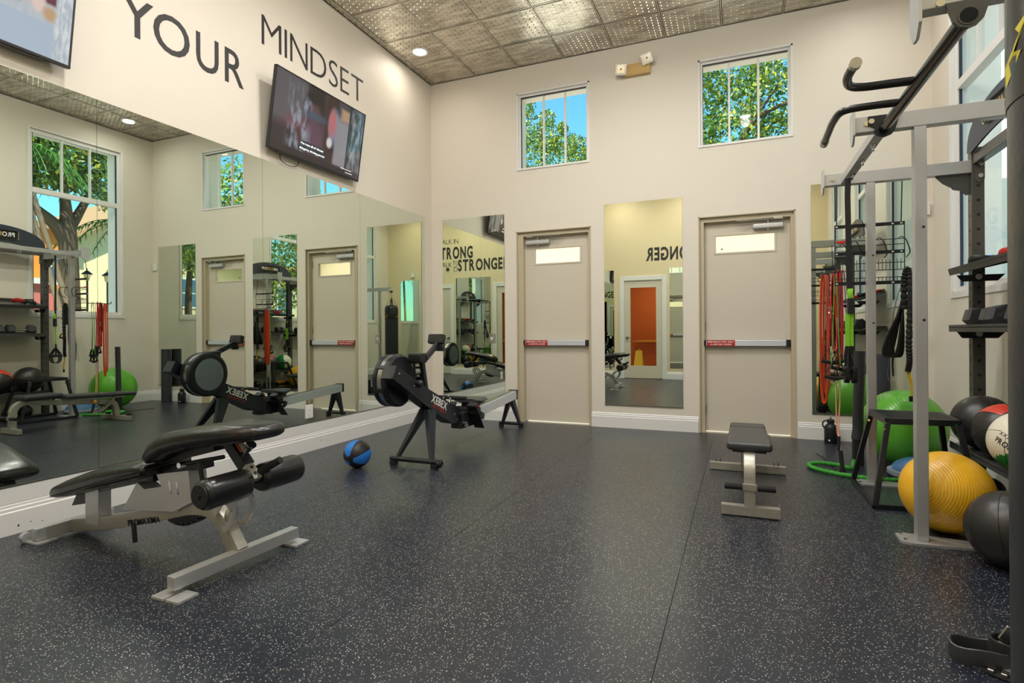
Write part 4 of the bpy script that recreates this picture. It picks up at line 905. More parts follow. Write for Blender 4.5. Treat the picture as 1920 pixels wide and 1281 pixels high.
# connecting beam with strap anchors, pull-up bar with two handles
bm = B(); box(bm, 4.61, 4.668, -2.95, -1.79, 2.245, 2.30, .004); cb = obj('connecting_beam', bm, RACKM, t)
for y in (-2.75, -2.45, -2.1, -1.95):
    bm = B(); ring(bm, (4.64, y, 2.225), (1, 0, 0), .018, .005, 16, 6); box(bm, 4.625, 4.655, y-.03, y+.03, 2.238, 2.246); obj('eye_bolt', bm, CHROME, cb)
bm = B(); cyl(bm, (4.640, -3.02, 2.252), (4.640, -4.225, 2.232), .027, 28); pb = obj('pull_up_bar', bm, GUN, t)
bm = B(); tube(bm, smooth_path([(4.64, -3.64, 2.255), (4.55, -3.64, 2.258), (4.43, -3.645, 2.26), (4.375, -3.68, 2.26), (4.352, -3.76, 2.26), (4.352, -3.84, 2.26), (4.358, -3.90, 2.26)]), .0185, 16); h = obj('pull_up_handle', bm, mat('satin_black_tube', rgb(34, 33, 33), .3, .3), pb)
bm = B(); tube(bm, smooth_path([(4.64, -3.385, 2.255), (4.55, -3.385, 2.258), (4.43, -3.375, 2.26), (4.385, -3.33, 2.26), (4.372, -3.2, 2.26), (4.372, -3.05, 2.26), (4.375, -2.87, 2.26)]), .0185, 16); h = obj('pull_up_handle', bm, mat('satin_black_tube', (0, 0, 0)), pb)
for a, b, c in ((4.358, -3.895, -3.925), (4.375, -2.885, -2.83)):
    bm = B(); cyl(bm, (a, b, 2.26), (a, c, 2.26), .023, 24); obj('end_cap', bm, STEEL, pb)
for y0, s in ((-3.02, 1), (-4.229, 1)):
    bm = B(); pr = [(4.565, 2.325), (4.715, 2.325), (4.69, 2.235), (4.675, 2.215), (4.64, 2.203), (4.605, 2.215), (4.59, 2.235), (4.60, 2.26), (4.565, 2.28)] if s and y0 > -4 else [(4.575, 2.285), (4.705, 2.285), (4.683, 2.215), (4.665, 2.196), (4.64, 2.188), (4.615, 2.196), (4.597, 2.215)]
    prism(bm, pr, 1, y0-.006-.0, y0+.006); obj('hanger_plate', bm, BLACKM if y0 > -4 else RACKD, pb, smooth=False)
bm = B(); cyl(bm, (4.64, -4.235, 2.230), (4.64, -4.238, 2.230), .032, 28); fl2 = obj('bar_flange', bm, RACKD, pb)
bm = B(); cyl(bm, (4.64, -4.238, 2.230), (4.64, -4.2392, 2.230), .026, 28); obj('bar_bore', bm, mat('hollow_black', rgb(4, 4, 5), .9), fl2)
bm = B(); cyl(bm, (4.58, -3.035, 2.295), (4.58, -3.026, 2.295), .014, 12); obj('bolt', bm, CHROME, pb)
# dumbbell trays
def tray(y0, y1, zf, tilt, x0=5.27, x1=5.64, lip=.028):
    bm = B(); rot = Euler((0, -tilt, 0)).to_matrix(); pv = V(x0, 0, zf)
    box(bm, x0, x1, y1, y0, zf, zf+.004, rot=rot, piv=pv); box(bm, x0, x0+.004, y1, y0, zf-lip, zf+.02, rot=rot, piv=pv); box(bm, x1-.004, x1, y1, y0, zf-lip, zf+.04, rot=rot, piv=pv)
    for y in (y0, y1): box(bm, x0, x1, y-.004, y+.0, zf-lip, zf+.003, rot=rot, piv=pv)
    s = obj('shelf_tray', bm, RACKD, t, smooth=False)
    for y in (y0-.02, y1+.02):
        bm = B(); prism(bm, [(5.31, zf-lip), (5.58, zf-lip), (5.54, zf-lip-.045), (5.34, zf-lip-.045)], 1, y-.004, y+.004); obj('shelf_bracket', bm, BLACKM, s, smooth=False)
        bm = B(); cyl(bm, (UX-.01, y-.012, zf-lip-.015), (UX-.01, y+.012, zf-lip-.015), .02, 16); obj('bolt', bm, CHROME, s)
tray(-1.80, -2.94, 1.555, math.radians(13)); tray(-1.80, -2.94, 1.16, 0); tray(-1.80, -2.94, .345, 0, x1=5.64)
tray(-3.02, -4.16, 1.16, 0); tray(-3.02, -4.16, .345, 0)

# dumbbells
def dumbbell(c, r, L, label, grp, rotz=0):
    q = thing('hex_dumbbell', label, 'dumbbell', (0, 0, 0), grp)
    for s in (-1, 1):
        bm = B(); x = s*L; hw = r*.62
        lathe(bm, [(0, -hw), (r*.82, -hw), (r, -hw*.75), (r, hw*.75), (r*.82, hw), (0, hw)], (x, 0, r*.866), (1, 0, 0), 6)
        obj('weight_head', bm, VINYL2, q, smooth=False)
    bm = B(); lathe(bm, [(.013, -L), (.016, -L*.3), (.016, L*.3), (.013, L)], (0, 0, r*.866), (1, 0, 0), 16); obj('handle', bm, CHROME, q)
    q.location = c; q.rotation_euler = (0, 0, rotz)
    return q
G = 'hex dumbbells on the middle rack shelf'
for (y, lb) in ((-2.08, 'black hex dumbbell at the far end of the middle rack shelf'), (-2.45, 'middle black hex dumbbell on the middle rack shelf'), (-2.79, 'black hex dumbbell at the near end of the middle rack shelf')):
    dumbbell((5.385, y, 1.164), .074, .118, lb, G, PI/2+.06)
for (y, lb) in ((-3.25, 'black hex dumbbell on the second bay shelf nearest the name plate bay'), (-3.62, 'middle black hex dumbbell on the second bay shelf'), (-3.96, 'black hex dumbbell on the second bay shelf nearest the punching bag')): dumbbell((5.385, y, 1.164), .07, .115, lb, 'hex dumbbells on the second bay shelf', PI/2)
# things on the tilted top shelf
def shelf_z(x): return 1.559+(x-5.27)*math.tan(math.radians(13))
for i, (x, y, m, lb) in enumerate(((5.56, -2.02, REDR, 'red and black ankle weight on the top rack shelf'), (5.42, -1.95, BLUE, 'small blue ankle weight on the top rack shelf'), (5.50, -2.35, BLACK, 'black ankle weight in the middle of the top rack shelf'), (5.44, -2.62, REDR, 'flat red band roll on the top rack shelf'))):
    q = thing('ankle_weight', lb, 'ankle weight', (x, y, shelf_z(x)))
    z = shelf_z(x)+.024
    bm = B(); secs = [superell((x+.07*math.cos(a), y+.055*math.sin(a), z+.01*math.sin(2*a)), .022, .014, (0, 0, 1), (math.cos(a), math.sin(a), 0), 3, 10) for a in [PI*.15+1.7*PI*k/14 for k in range(15)]]; loft(bm, secs); obj('cuff', bm, m if m != BLUE else BLACK, q)
    bm = B(); box(bm, x-.03, x+.03, y-.062, y-.030, z-.006, z+.022, .006); obj('buckle_patch', bm, m if m != BLACK else WHITEP, q)

# ------------------------------------------------------------------ balls on and around the rack
BLKL = mat('black_leatherette', rgb(40, 38, 36), .36, var=.1, scale=25, bump=.05, bscale=150)
GRN = mat('green_rubber_panel', rgb(20, 128, 62), .4); CRM = mat('cream_panel', rgb(226, 220, 200), .45); REDL = mat('red_panel', rgb(206, 62, 44), .4)
panelled_ball('medicine_ball', (5.40, -1.985, .349+.178), .178, [BLKL], [0, 0, 0, 0, 0, 0], 'large plain black medicine ball on the lower rack shelf behind the stool', 'ball', (.2, .1, .4))
panelled_ball('medicine_ball', (5.40, -2.345, .349+.172), .172, [BLKL, REDL], [0, 1, 0, 0, 1, 0, 0], 'black medicine ball with a red panel on the lower rack shelf', 'ball', (.9, -.6, .3))
wb = panelled_ball('medicine_ball', (5.36, -2.70, .349+.172), .172, [GRN, CRM, BLKL], [1, 1, 1, 1], 'green and cream medicine ball with black lettering on the lower rack shelf', 'ball', (.2, -1.15, .5), u=48, v=32, fn=lambda d: 0 if d.dot(V(.1, -.35, -.93)) > .42 or d.dot(V(.35, .3, .88)) > .8 else (1 if d.dot(V(-.6, -.8, .1)) > .0 else 0))
# disc of cream with lettering, facing the room
dirv = (V(3.9, -6.6, 1.15)-V(5.36, -2.70, .521)).normalized(); dirv = (dirv+V(-.35, 0, .05)).normalized()
def wrap_text(parent, c, r, s, h_, W, off, m, dirv, tilt=0.):
    zz = V(0, 0, 1); rr = zz.cross(dirv).normalized(); uu = dirv.cross(rr); ct, st_ = math.cos(tilt), math.sin(tilt); ra = rr*ct+uu*st_; ua = uu*ct-rr*st_
    bm = B(); tmp = text(None, s, (0, 0, 0), (1, 0, 0), (0, 1, 0), h_, W, m, bold=.02, depth=.001, part='ball_lettering', joined=True); me = tmp.data
    for v in me.vertices:
        p = ra*(v.co.x-W/2)+ua*(v.co.y-h_/2+off); d = (dirv*r+p).normalized(); v.co = d*(r*1.004+v.co.z*.3)
    tmp.parent = parent; bm.free(); return tmp
for s, h_, W, off in (('PROMAX', .034, .17, -.045), ('XXXXXXX', .02, .17, .0)): wrap_text(wb, None, .172, s, h_, W, off, BLACK, dirv, -.5)
def ribbed_ball(name, c, r, col, label, rib, axis=(0, 0, 1), sq=(1, 1, 1)):
    m = mat(name+str(c[0]), col, .3, var=.10, scale=6, coat=.3)
    bm = B(); n = 150; prof = []
    for k in range(n+1):
        a = -PI/2+PI*k/n; rr = r+.0016*math.sin(k*rib); prof.append((max(rr*math.cos(a), 0), rr*math.sin(a)))
    lathe(bm, prof, (0, 0, 0), axis, 64); o = obj(name, bm, m, sharp=180); o.location = c; return tag(o, label, 'exercise ball')
gb = ribbed_ball('stability_ball', (5.180, -.975, .318), .316, rgb(96, 182, 46), 'large green ribbed stability ball in the right back corner', 2.1, (.2, -.5, .85))
yb = ribbed_ball('stability_ball', (4.984, -2.746, .225), .225, rgb(232, 176, 36), 'yellow ribbed stability ball on the floor behind the front rack post', 2.1, (-.75, -.6, .25))
panelled_ball('medicine_ball', (5.105, -3.222, .182), .182, [BLKL, mat('teal_panel', rgb(40, 170, 190), .4)], [0, 0, 0, 0, 1, 0, 0, 0], 'plain black medicine ball on the floor nearest the camera', 'ball', (.3, .15, 2.6))
# half-ball balance trainer
t = thing('balance_trainer', 'blue half ball balance trainer on a grey base beside the green ball', 'balance trainer', (5.20, -1.42, 0))
bm = B(); lathe(bm, [(0, 0), (.20, 0), (.225, .02), (.225, .05), (.21, .055), (0, .055)], (5.20, -1.42, 0), (0, 0, 1), 40); obj('base_disc', bm, mat('light_grey_rubber', rgb(150, 158, 170), .4), t)
bm = B(); lathe(bm, [(.195, .055)]+[(.195*math.cos(a), .055+.10*math.sin(a)) for a in [PI/2*k/8 for k in range(9)]], (5.20, -1.42, 0), (0, 0, 1), 40); obj('dome', bm, mat('steel_blue_rubber', rgb(84, 136, 190), .35), t)
# brown wedge item and small things under the low shelf
t = thing('agility_box', 'yellow and black folded mat under the lower rack shelf', 'folded mat', (5.35, -2.55, 0))
for k in range(3):
    bm = B(); box(bm, 5.20, 5.52, -2.75, -2.40, .002+k*.045, .045+k*.045, .008, 2); obj('mat_fold', bm, [mat('ochre_mat', rgb(176, 124, 30), .5), BLACK][k % 2], t)
for x, y, r, lb in ((5.42, -2.02, .085, 'small black slam ball under the lower rack shelf'), (5.36, -2.24, .075, 'small black and brown ball under the lower rack shelf')):
    panelled_ball('slam_ball', (x, y, r), r, [BLKR, mat('rust_panel', rgb(120, 60, 30), .5)], [0, 1, 0, 0] if r < .08 else [0, 0, 0], lb, 'ball', (.4, .3, 0), u=24, v=16)

# ------------------------------------------------------------------ black metal step stool (plyometric platform)
t = thing('plyo_platform', 'black metal plyometric platform with ribbed top behind the front rack post', 'platform', (5.02, -2.10, 0))
A = [(4.805, -2.26), (5.20, -2.215), (5.205, -1.84), (4.79, -1.84)]; zt = .565
bm = B(); e = [V(x, y, zt-.02) for x, y in A]
for i in range(4): bar(bm, tuple(e[i]), tuple(e[(i+1) % 4]), .035, .04, bev=.003)
obj('top_frame', bm, BLACKM, t)
for k in range(15):
    f = (k+.5)/15; a = V(*A[0], zt).lerp(V(*A[3], zt), f); b = V(*A[1], zt).lerp(V(*A[2], zt), f); bm = B(); bar(bm, tuple(a-V(0, 0, .004)), tuple(b-V(0, 0, .004)), .014, .010, bev=.002); obj('tread_slat', bm, BLACKM, t)
Fp = [(4.70, -2.42), (5.265, -2.36), (5.295, -1.70), (4.685, -1.765)]
for i in range(4):
    a, b = A[i], Fp[i]; bm = B(); c = V((a[0]+b[0])/2, (a[1]+b[1])/2, 0); bar(bm, (a[0], a[1], zt-.03), (b[0], b[1], .015), .032, .032, up=V(0, 1, 0), bev=.003); l = obj('leg', bm, BLACKM, t)
    bm = B(); 
    for dz in (.03, .075): cyl(bm, (a[0]-.02, a[1]-.022, zt-dz), (a[0]-.02, a[1]-.030, zt-dz), .008, 8)
    obj('bolt', bm, CHROME, l)
for i, j in ((0, 1), (1, 2), (3, 0)):
    bm = B(); bar(bm, (*Fp[i], .016), (*Fp[j], .016), .03, .03, bev=.003); obj('base_rail', bm, BLACKM, t)

# ------------------------------------------------------------------ wire band rack hung between the posts
t = thing('wire_storage_rack', 'black wire storage rack hung on the far rack frame', 'wire rack', (4.82, -1.67, 1.5)); yw = -1.675
for z in (1.945, 1.735, 1.505):
    bm = B(); box(bm, 4.588, 5.04, yw-.004, yw+.004, z-.013, z+.013); f = obj('flat_bar', bm, BLACKM, t, smooth=False)
    for x in (4.60, 4.965, 5.02):
        bm = B(); box(bm, x-.007, x+.007, yw-.006, yw-.004, z-.004, z+.004); obj('slot', bm, WHITEP, f, smooth=False)
for z in (1.83, 1.79, 1.655, 1.60, 1.545):
    bm = B(); cyl(bm, (4.588, yw, z), (5.04, yw, z), .003, 8); obj('wire', bm, BLACK, t)
for x in (4.588, 5.04):
    bm = B(); cyl(bm, (x, yw, 1.49), (x, yw, 1.96), .0035, 8); obj('wire', bm, BLACK, t)
for k in range(18):
    x = 4.615+k*.0236; bm = B(); cyl(bm, (x, yw-.004, 1.505), (x, yw-.004, 1.545), .0022, 6); cyl(bm, (x, yw-.004, 1.60), (x, yw-.004, 1.68), .0022, 6); obj('wire', bm, BLACK, t)
for x, z in ((4.62, 1.80), (4.70, 1.82), (4.86, 1.83), (5.0, 1.83)):
    bm = B(); tube(bm, smooth_path([(x, yw, z), (x, yw-.10, z+.0), (x+.02, yw-.13, z-.03), (x+.05, yw-.10, z-.11), (x+.05, yw-.01, z-.14)]), .004, 8); obj('hook', bm, BLACK, t)
for z in (1.60, 1.545):
    bm = B(); tube(bm, smooth_path([(5.04, yw, z), (5.10, yw-.02, z+.002), (5.13, yw-.05, z+.02)]), .004, 8); obj('hook', bm, BLACK, t)
bm = B(); tube(bm, smooth_path([(4.62, yw, 1.60), (4.53, yw+.12, 1.60), (4.52, yw+.25, 1.60), (4.53, yw+.27, 1.63)]), .006, 8); obj('hook', bm, BLACK, t)
bm = B(); box(bm, 4.60, 4.66, yw-.02, yw-.006, 1.815, 1.835, .004); tag(recenter(obj('red_clip', bm, REDR)), 'small red clip on the wire storage rack', 'clip')
for x in (4.60, 5.02):
    bm = B(); cyl(bm, (x, yw, 1.95), (x, yw-.03, 2.25), .004, 8); obj('hanger_wire', bm, BLACK, t)

# ------------------------------------------------------------------ hanging bands and straps
def loopband(name, x, y, zt_, zb_, hw, wd, th, m, label, cat='resistance band', wv=None, ph=0.):
    pts = []; n = 26
    for k in range(n+1):
        a = 2*PI*k/n; s = math.sin(a); c = math.cos(a); zc = (zt_+zb_)/2; hh = (zt_-zb_)/2
        pts.append((x+hw*math.copysign(abs(s)**.6, s)*math.cos(ph), y+hw*math.copysign(abs(s)**.6, s)*math.sin(ph), zc+hh*c))
    bm = B(); strip(bm, pts, wv or (math.sin(ph)*wd, -math.cos(ph)*wd, 0), th); return tag(recenter(obj(name, bm, m, sharp=70)), label, cat)
loopband('resistance_band', 4.535, -1.49, 1.60, .555, .026, .030, .004, ORANGE, 'long orange loop resistance band hanging at the left of the rack', wv=(.020, .03, 0))
loopband('resistance_band', 4.555, -1.45, 1.60, .62, .020, .02, .004, mat('deep_orange_rubber', rgb(206, 66, 20), .45), 'narrower orange loop band hanging just behind the long orange one', wv=(.015, .02, 0))
loopband('resistance_band', 4.612, -1.50, 1.62, .98, .022, .03, .004, REDR, 'short red loop band hanging beside the orange bands', wv=(.018, .03, 0))
loopband('resistance_band', 4.640, -1.52, 1.63, .86, .016, .022, .005, mat('bright_red_rubber', rgb(220, 40, 34), .45), 'long red loop band hanging beside the green suspension straps', wv=(.02, .02, 0))
loopband('resistance_band', 4.585, -1.50, 1.60, 1.20, .014, .02, .004, mat('burgundy_rubber', rgb(96, 22, 26), .5), 'dark burgundy loop band between the orange and red bands')
def cord(name, pts, r, m, label, cat, parent=None, seg=8, n=6):
    bm = B(); tube(bm, smooth_path(pts, n), r, seg); o = obj(name, bm, m, parent)
    if parent is None: tag(recenter(o), label, cat)
    return o
def tube_set(x, y, ztop, zmid, zbot, m, label, hc, dx=.02):
    q = thing('tube_band', label, 'tube band', (x, y, ztop))
    cord('rubber_tube', [(x-dx, y, zbot), (x-dx*.6, y, zmid), (x-.005, y, ztop-.05), (x, y, ztop), (x+.008, y-.02, ztop-.05), (x+dx*.6, y, zmid), (x+dx, y, zbot)], .0035, m, '', '', q)
    for s in (-1, 1):
        c = V(x+s*dx, y, zbot); bm = B(); strip(bm, [tuple(c), tuple(c+V(s*.03, 0, -.05)), tuple(c+V(s*.045, 0, -.10))], (0, .022, 0), .004); strip(bm, [tuple(c), tuple(c+V(-s*.02, 0, -.05)), tuple(c+V(-s*.035, 0, -.11))], (0, .022, 0), .004); hh = obj('handle_strap', bm, BLACK, q)
        bm = B(); cyl(bm, tuple(c+V(s*.05, 0, -.095)), tuple(c+V(-s*.045, 0, -.115)), .014, 14); obj('foam_grip', bm, hc, hh)
tube_set(4.585, -1.56, 1.60, 1.3, 1.00, REDR, 'red tube band with black foam grips hanging from the wire rack', FOAM, .03)
tube_set(4.655, -1.57, 1.62, 1.3, .95, mat('purple_rubber', rgb(70, 30, 80), .4), 'dark purple tube band with black grips hanging from the wire rack', FOAM, .035)
tube_set(4.60, -1.60, 1.58, 1.2, .88, mat('green_tube', rgb(90, 160, 40), .4), 'green tube band with black grips hanging below the wire rack', FOAM, .03)
q = thing('tube_band', 'long pale pink tube band reaching down to the floor', 'tube band', (4.62, -1.55, .05))
PK = mat('pale_pink_rubber', rgb(232, 160, 130), .45)
cord('rubber_tube', [(4.615, -1.55, 1.25), (4.610, -1.55, .9), (4.606, -1.55, .6), (4.612, -1.55, .36), (4.622, -1.57, .30)], .0045, PK, '', '', q)
cord('rubber_tube', [(4.625, -1.55, 1.25), (4.632, -1.55, .9), (4.634, -1.55, .6), (4.622, -1.56, .40), (4.630, -1.58, .20)], .0045, PK, '', '', q)
bm = B(); cyl(bm, (4.622, -1.57, .31), (4.618, -1.58, .20), .011); cyl(bm, (4.630, -1.58, .20), (4.640, -1.60, .06), .016); cyl(bm, (4.640, -1.60, .06), (4.642, -1.60, .02), .020); obj('foam_grip', bm, FOAM, q)
cord('nylon_cord', [(4.55, -.75, .004), (4.60, -1.0, .004), (4.62, -1.35, .004), (4.64, -1.55, .03)], .003, BLACK, 'thin black cord lying on the floor by the water jug', 'cord')
# carabiner
bm = B(); ring(bm, (4.575, -1.53, 1.32), (0, 1, .2), .014, .003, 16, 6); ring(bm, (4.575, -1.53, 1.285), (0, 1, -.2), .012, .003, 16, 6); box(bm, 4.565, 4.585, -1.535, -1.525, 1.305, 1.335, .003); tag(recenter(obj('snap_clip', bm, CHROME)), 'small chrome snap clip hanging among the bands', 'clip')
# suspension trainer
BW = mat('black_strap_webbing', rgb(24, 24, 22), .75, var=.15, scale=150, bump=.1)
t = thing('suspension_trainer', 'black and lime suspension trainer hanging from the rack', 'suspension trainer', (4.615, -2.06, .8)); xs_, yy = 4.615, -2.06
bm = B(); strip(bm, [(xs_+.004, yy, 2.225), (xs_+.0, yy, 2.10), (xs_+.004, yy, 1.80), (xs_+.008, yy, 1.40)], (.036, 0, 0), .005); obj('anchor_strap', bm, BW, t)
bm = B(); strip(bm, [(xs_+.012, yy-.004, 1.44), (xs_+.008, yy-.014, 1.41), (xs_+.014, yy-.006, 1.375)], (.034, 0, 0), .012); obj('loop_tab', bm, GREENS, t)
bm = B(); box(bm, xs_-.008, xs_+.034, yy-.02, yy+.012, 1.265, 1.375, .006); obj('cam_buckle', bm, BLACK, t)
for dx, dy in ((-.004, -.004), (.022, .006)):
    bm = B(); strip(bm, [(xs_+dx, yy+dy, 1.27), (xs_+dx-.004, yy+dy, 1.15), (xs_+dx-.002, yy+dy, 1.03)], (.028, .004, 0), .004); g_ = obj('webbing', bm, GREENS, t)
    bm = B(); strip(bm, [(xs_+dx-.002, yy+dy, 1.035), (xs_+dx-.012, yy+dy, .96), (xs_+dx-.002, yy+dy, .88)], (.03, .004, 0), .007); obj('strap_pad', bm, BW, g_)
for s in (-1, 1):
    cx = xs_+.01+s*.022; bm = B(); strip(bm, [(cx-s*.01, yy, .98), (cx+s*.0, yy-.05, .90), (cx, yy-.055, .86)], (.006, .022, 0), .004); strip(bm, [(cx-s*.01, yy, .98), (cx, yy+.05, .90), (cx, yy+.055, .86)], (.006, .022, 0), .004); hs = obj('handle_strap', bm, BW, t)
    bm = B(); cyl(bm, (cx, yy-.062, .875), (cx, yy+.062, .875), .017, 16); obj('foam_grip', bm, FOAM, hs)
    bm = B(); strip(bm, smooth_path([(cx, yy-.055, .86), (cx, yy-.045, .80), (cx, yy, .775), (cx, yy+.045, .80), (cx, yy+.055, .86)], 4), (.03, 0, 0), .004); obj('foot_cradle', bm, BW, hs)
# bungee sleeve with yellow handle, coiled straps
t = thing('bungee_strap', 'black ruffled bungee strap with yellow ends hanging right of the wire rack', 'bungee strap', (5.05, -1.72, .7))
bm = B(); P = smooth_path([(5.028, -1.70, 1.30), (5.03, -1.70, 1.50), (5.045, -1.71, 1.595), (5.062, -1.72, 1.52), (5.06, -1.72, 1.25), (5.052, -1.72, 1.05), (5.056, -1.72, .92), (5.045, -1.72, .84)], 14)
tube(bm, P, [.020+.004*math.sin(k*2.2) for k in range(len(P))], 10); obj('ruffled_sleeve', bm, BW, t)
bm = B(); strip(bm, [(5.045, -1.72, .85), (5.055, -1.72, .79), (5.072, -1.72, .74)], (.022, .0, 0), .006); strip(bm, [(5.072, -1.72, .745), (5.078, -1.72, .69), (5.072, -1.72, .635)], (.026, 0, 0), .008); yh = obj('yellow_end', bm, YEL, t)
bm = B(); strip(bm, [(5.062, -1.725, .66), (5.064, -1.725, .62)], (.026, 0, 0), .010); obj('grip_tip', bm, BLACK, yh)
bm = B(); strip(bm, [(5.065, -1.73, 1.18), (5.10, -1.74, 1.165), (5.125, -1.74, 1.13), (5.115, -1.745, 1.105)], (0, .022, 0), .006); obj('yellow_strap', bm, YEL, t); bm = B(); cyl(bm, (5.06, -1.74, 1.11), (5.125, -1.74, 1.122), .011); obj('foam_grip', bm, FOAM, t)
t = thing('agility_ladder', 'coiled black webbing bundle hanging under the wire rack', 'strap bundle', (4.97, -1.66, .92))
for k in range(7):
    a = -.03+k*.011; bm = B(); strip(bm, smooth_path([(5.03, -1.66+a*.3, 1.40), (5.0+a*.5, -1.66+a, 1.25), (4.955+a*1.1, -1.66+a, 1.10), (4.93+a*1.2, -1.66+a, .985), (4.955+a*1.2, -1.66+a, .945), (5.0+a*.9, -1.66+a, .965), (5.02+a*.6, -1.66+a, 1.10), (5.03, -1.66+a*.3, 1.38)], 4), (0, .03, 0), .008); obj('webbing_loop', bm, BW, t)
cord('nylon_cord', [(5.03, -1.64, 1.50), (4.99, -1.64, 1.35), (4.965, -1.63, 1.15), (4.955, -1.62, .95), (4.945, -1.60, .82), (4.95, -1.60, .76)], .003, mat('grey_blue_cord', rgb(90, 110, 130), .5), 'thin grey cord hanging under the wire rack', 'cord')
cord('nylon_cord', [(4.98, -1.62, 1.0), (4.972, -1.62, .90), (4.975, -1.62, .80)], .007, BLACK, 'short thick black cord with a metal ring hanging under the wire rack', 'cord')
bm = B(); ring(bm, (4.975, -1.62, .785), (0, 1, 0), .012, .003, 14, 6); tag(recenter(obj('metal_ring', bm, CHROME)), 'small metal ring hanging below a thick black cord', 'ring')
# black sleeve beside the far post, foam rollers, jug
t = thing('rolled_mat', 'tall narrow black rolled mat leaning beside the far rack post', 'rolled mat', (4.80, -1.1, .0))
bm = B(); tube(bm, smooth_path([(4.825, -1.12, .22), (4.83, -1.12, .5), (4.84, -1.12, .75), (4.845, -1.12, .97)]), [.050, .046, .040, .042]+[.042]*15, 20, flat=(1, .75)); obj('mat_roll', bm, VINYL2, t)
bm = B(); box(bm, 4.785, 4.868, -1.155, -1.09, .0, .225, .01); obj('end_sleeve', bm, BW, t)
t = thing('foam_roller', 'tall dark foam roller standing upright in the right back corner', 'foam roller', (5.20, -.10, 0))
bm = B(); lathe(bm, [(0, 0), (.07, 0), (.075, .006), (.075, .894), (.07, .90), (.03, .90), (.03, .86), (0, .86)], (5.20, -.10, 0), (0, 0, 1), 36); obj('roller_body', bm, mat('charcoal_foam', rgb(48, 50, 56), .75, var=.1, scale=60, bump=.15, bscale=200), t)
t = thing('water_jug', 'black water jug with side handle on the floor by the back wall', 'water jug', (4.752, -.150, 0)); c = (4.752, -.150, 0)
bm = B(); lathe(bm, [(0, 0), (.056, 0), (.060, .006), (.060, .155), (.055, .172), (.036, .192), (.030, .197), (.030, .205), (0, .205)], c, (0, 0, 1), 36); obj('jug_body', bm, mat('matte_black_jug', rgb(28, 29, 32), .4, .1), t)
bm = B(); lathe(bm, [(.034, .205), (.034, .235), (.030, .24), (0, .24)], c, (0, 0, 1), 28); ring(bm, (c[0], c[1], .248), (1, 0, 0), .016, .004, 16, 6); obj('lid', bm, BLACK, t)
bm = B(); tube(bm, smooth_path([(c[0]-.032, c[1]-.01, .228), (c[0]-.062, c[1]-.012, .222), (c[0]-.075, c[1]-.012, .19), (c[0]-.065, c[1]-.012, .16), (c[0]-.052, c[1]-.01, .150)]), .007, 10); obj('carry_handle', bm, BLACK, t)
bm = B(); lathe(bm, [(0, .0012), (.0085, .001), (.0085, -.001)], (c[0]-.022, c[1]-.0585, .035), (-.35, -.94, 0), 14); obj('round_logo', bm, WHITEP, t)
# green sleeved rope on the floor
GR = mat('green_rope_sleeve', rgb(52, 146, 40), .65, var=.35, scale=160, bump=.3)
P = smooth_path([(5.06, -1.62, .02), (4.90, -1.68, .02), (4.75, -1.66, .02), (4.60, -1.60, .02), (4.48, -1.50, .02), (4.43, -1.38, .02), (4.47, -1.28, .02), (4.56, -1.24, .02), (4.66, -1.28, .02), (4.74, -1.36, .02), (4.78, -1.20, .03), (4.82, -1.05, .05)], 14)
bm = B(); tube(bm, P, [.0165+.0025*math.sin(k*1.7) for k in range(len(P))], 12); tag(recenter(obj('exercise_tubing', bm, GR)), 'thick green sleeved exercise tubing looped on the floor by the platform', 'exercise tubing')

# ------------------------------------------------------------------ punching bag and harness at the right edge
t = thing('punching_bag', 'tall black punching bag hanging at the right edge from a chain', 'punching bag', (4.475, -5.50, .40)); c = (4.475, -5.50, 0)
BAG = mat('black_bag_vinyl', rgb(38, 40, 44), .33, var=.08, scale=12, bump=.25, bscale=16)
bm = B(); lathe(bm, [(0, .40), (.14, .402), (.165, .42), (.170, .50), (.171, 1.0), (.170, 1.525)], c, (0, 0, 1), 48); obj('bag_body', bm, BAG, t)
bm = B(); lathe(bm, [(.1715, 1.505), (.1725, 1.52), (.172, 1.78), (.155, 1.83), (.10, 1.87), (.0, 1.88)], c, (0, 0, 1), 48); tb = obj('top_band', bm, VINYL, t)
YL = mat('lightning_yellow', rgb(214, 200, 40), .5)
for a0 in (3.0, 4.9, 1.2):
    bm = B(); pts = [(.0, .0), (.05, .035), (.03, .04), (.07, .085), (.035, .07), (.045, .06), (-.005, .03)]
    vs = [bm.verts.new((c[0]+.1738*math.cos(a0+p[0]/.17), c[1]+.1738*math.sin(a0+p[0]/.17), 1.535+p[1]*1.1)) for p in pts]; bm.faces.new(vs); obj('lightning_mark', bm, YL, tb, smooth=False)
bm = B()
for k in range(4):
    a = PI/4+k*PI/2; strip(bm, [(c[0]+.165*math.cos(a), c[1]+.165*math.sin(a), 1.80), (c[0]+.09*math.cos(a), c[1]+.09*math.sin(a), 1.96), (c[0]+.008*math.cos(a), c[1]+.008*math.sin(a), 2.05)], (-math.sin(a)*.03, math.cos(a)*.03, 0), .004)
obj('top_straps', bm, BW, t)
for k in range(6):
    bm = B(); ring(bm, (c[0], c[1], 2.06+k*.026), (1, 0, 0) if k % 2 else (0, 1, 0), .014, .0035, 12, 6); obj('chain_link', bm, CHROME, t)
bm = B(); box(bm, c[0]-.03, c[0]+.03, c[1]-.03, c[1]+.03, 2.205, 2.246, .006); obj('swivel_mount', bm, BLACKM, t)
t = thing('ankle_harness', 'black strap harness with metal buckles on the floor in the right corner', 'harness', (4.70, -4.22, 0))
bm = B(); secs = []
for k in range(17):
    a = PI*(.10+1.75*k/16); secs.append(superell((4.665+.085*math.cos(a), -4.215+.055*math.sin(a), .032+.006*math.sin(3*a)), .030, .005, (0, 0, 1), (math.cos(a), math.sin(a), 0), 4, 12))
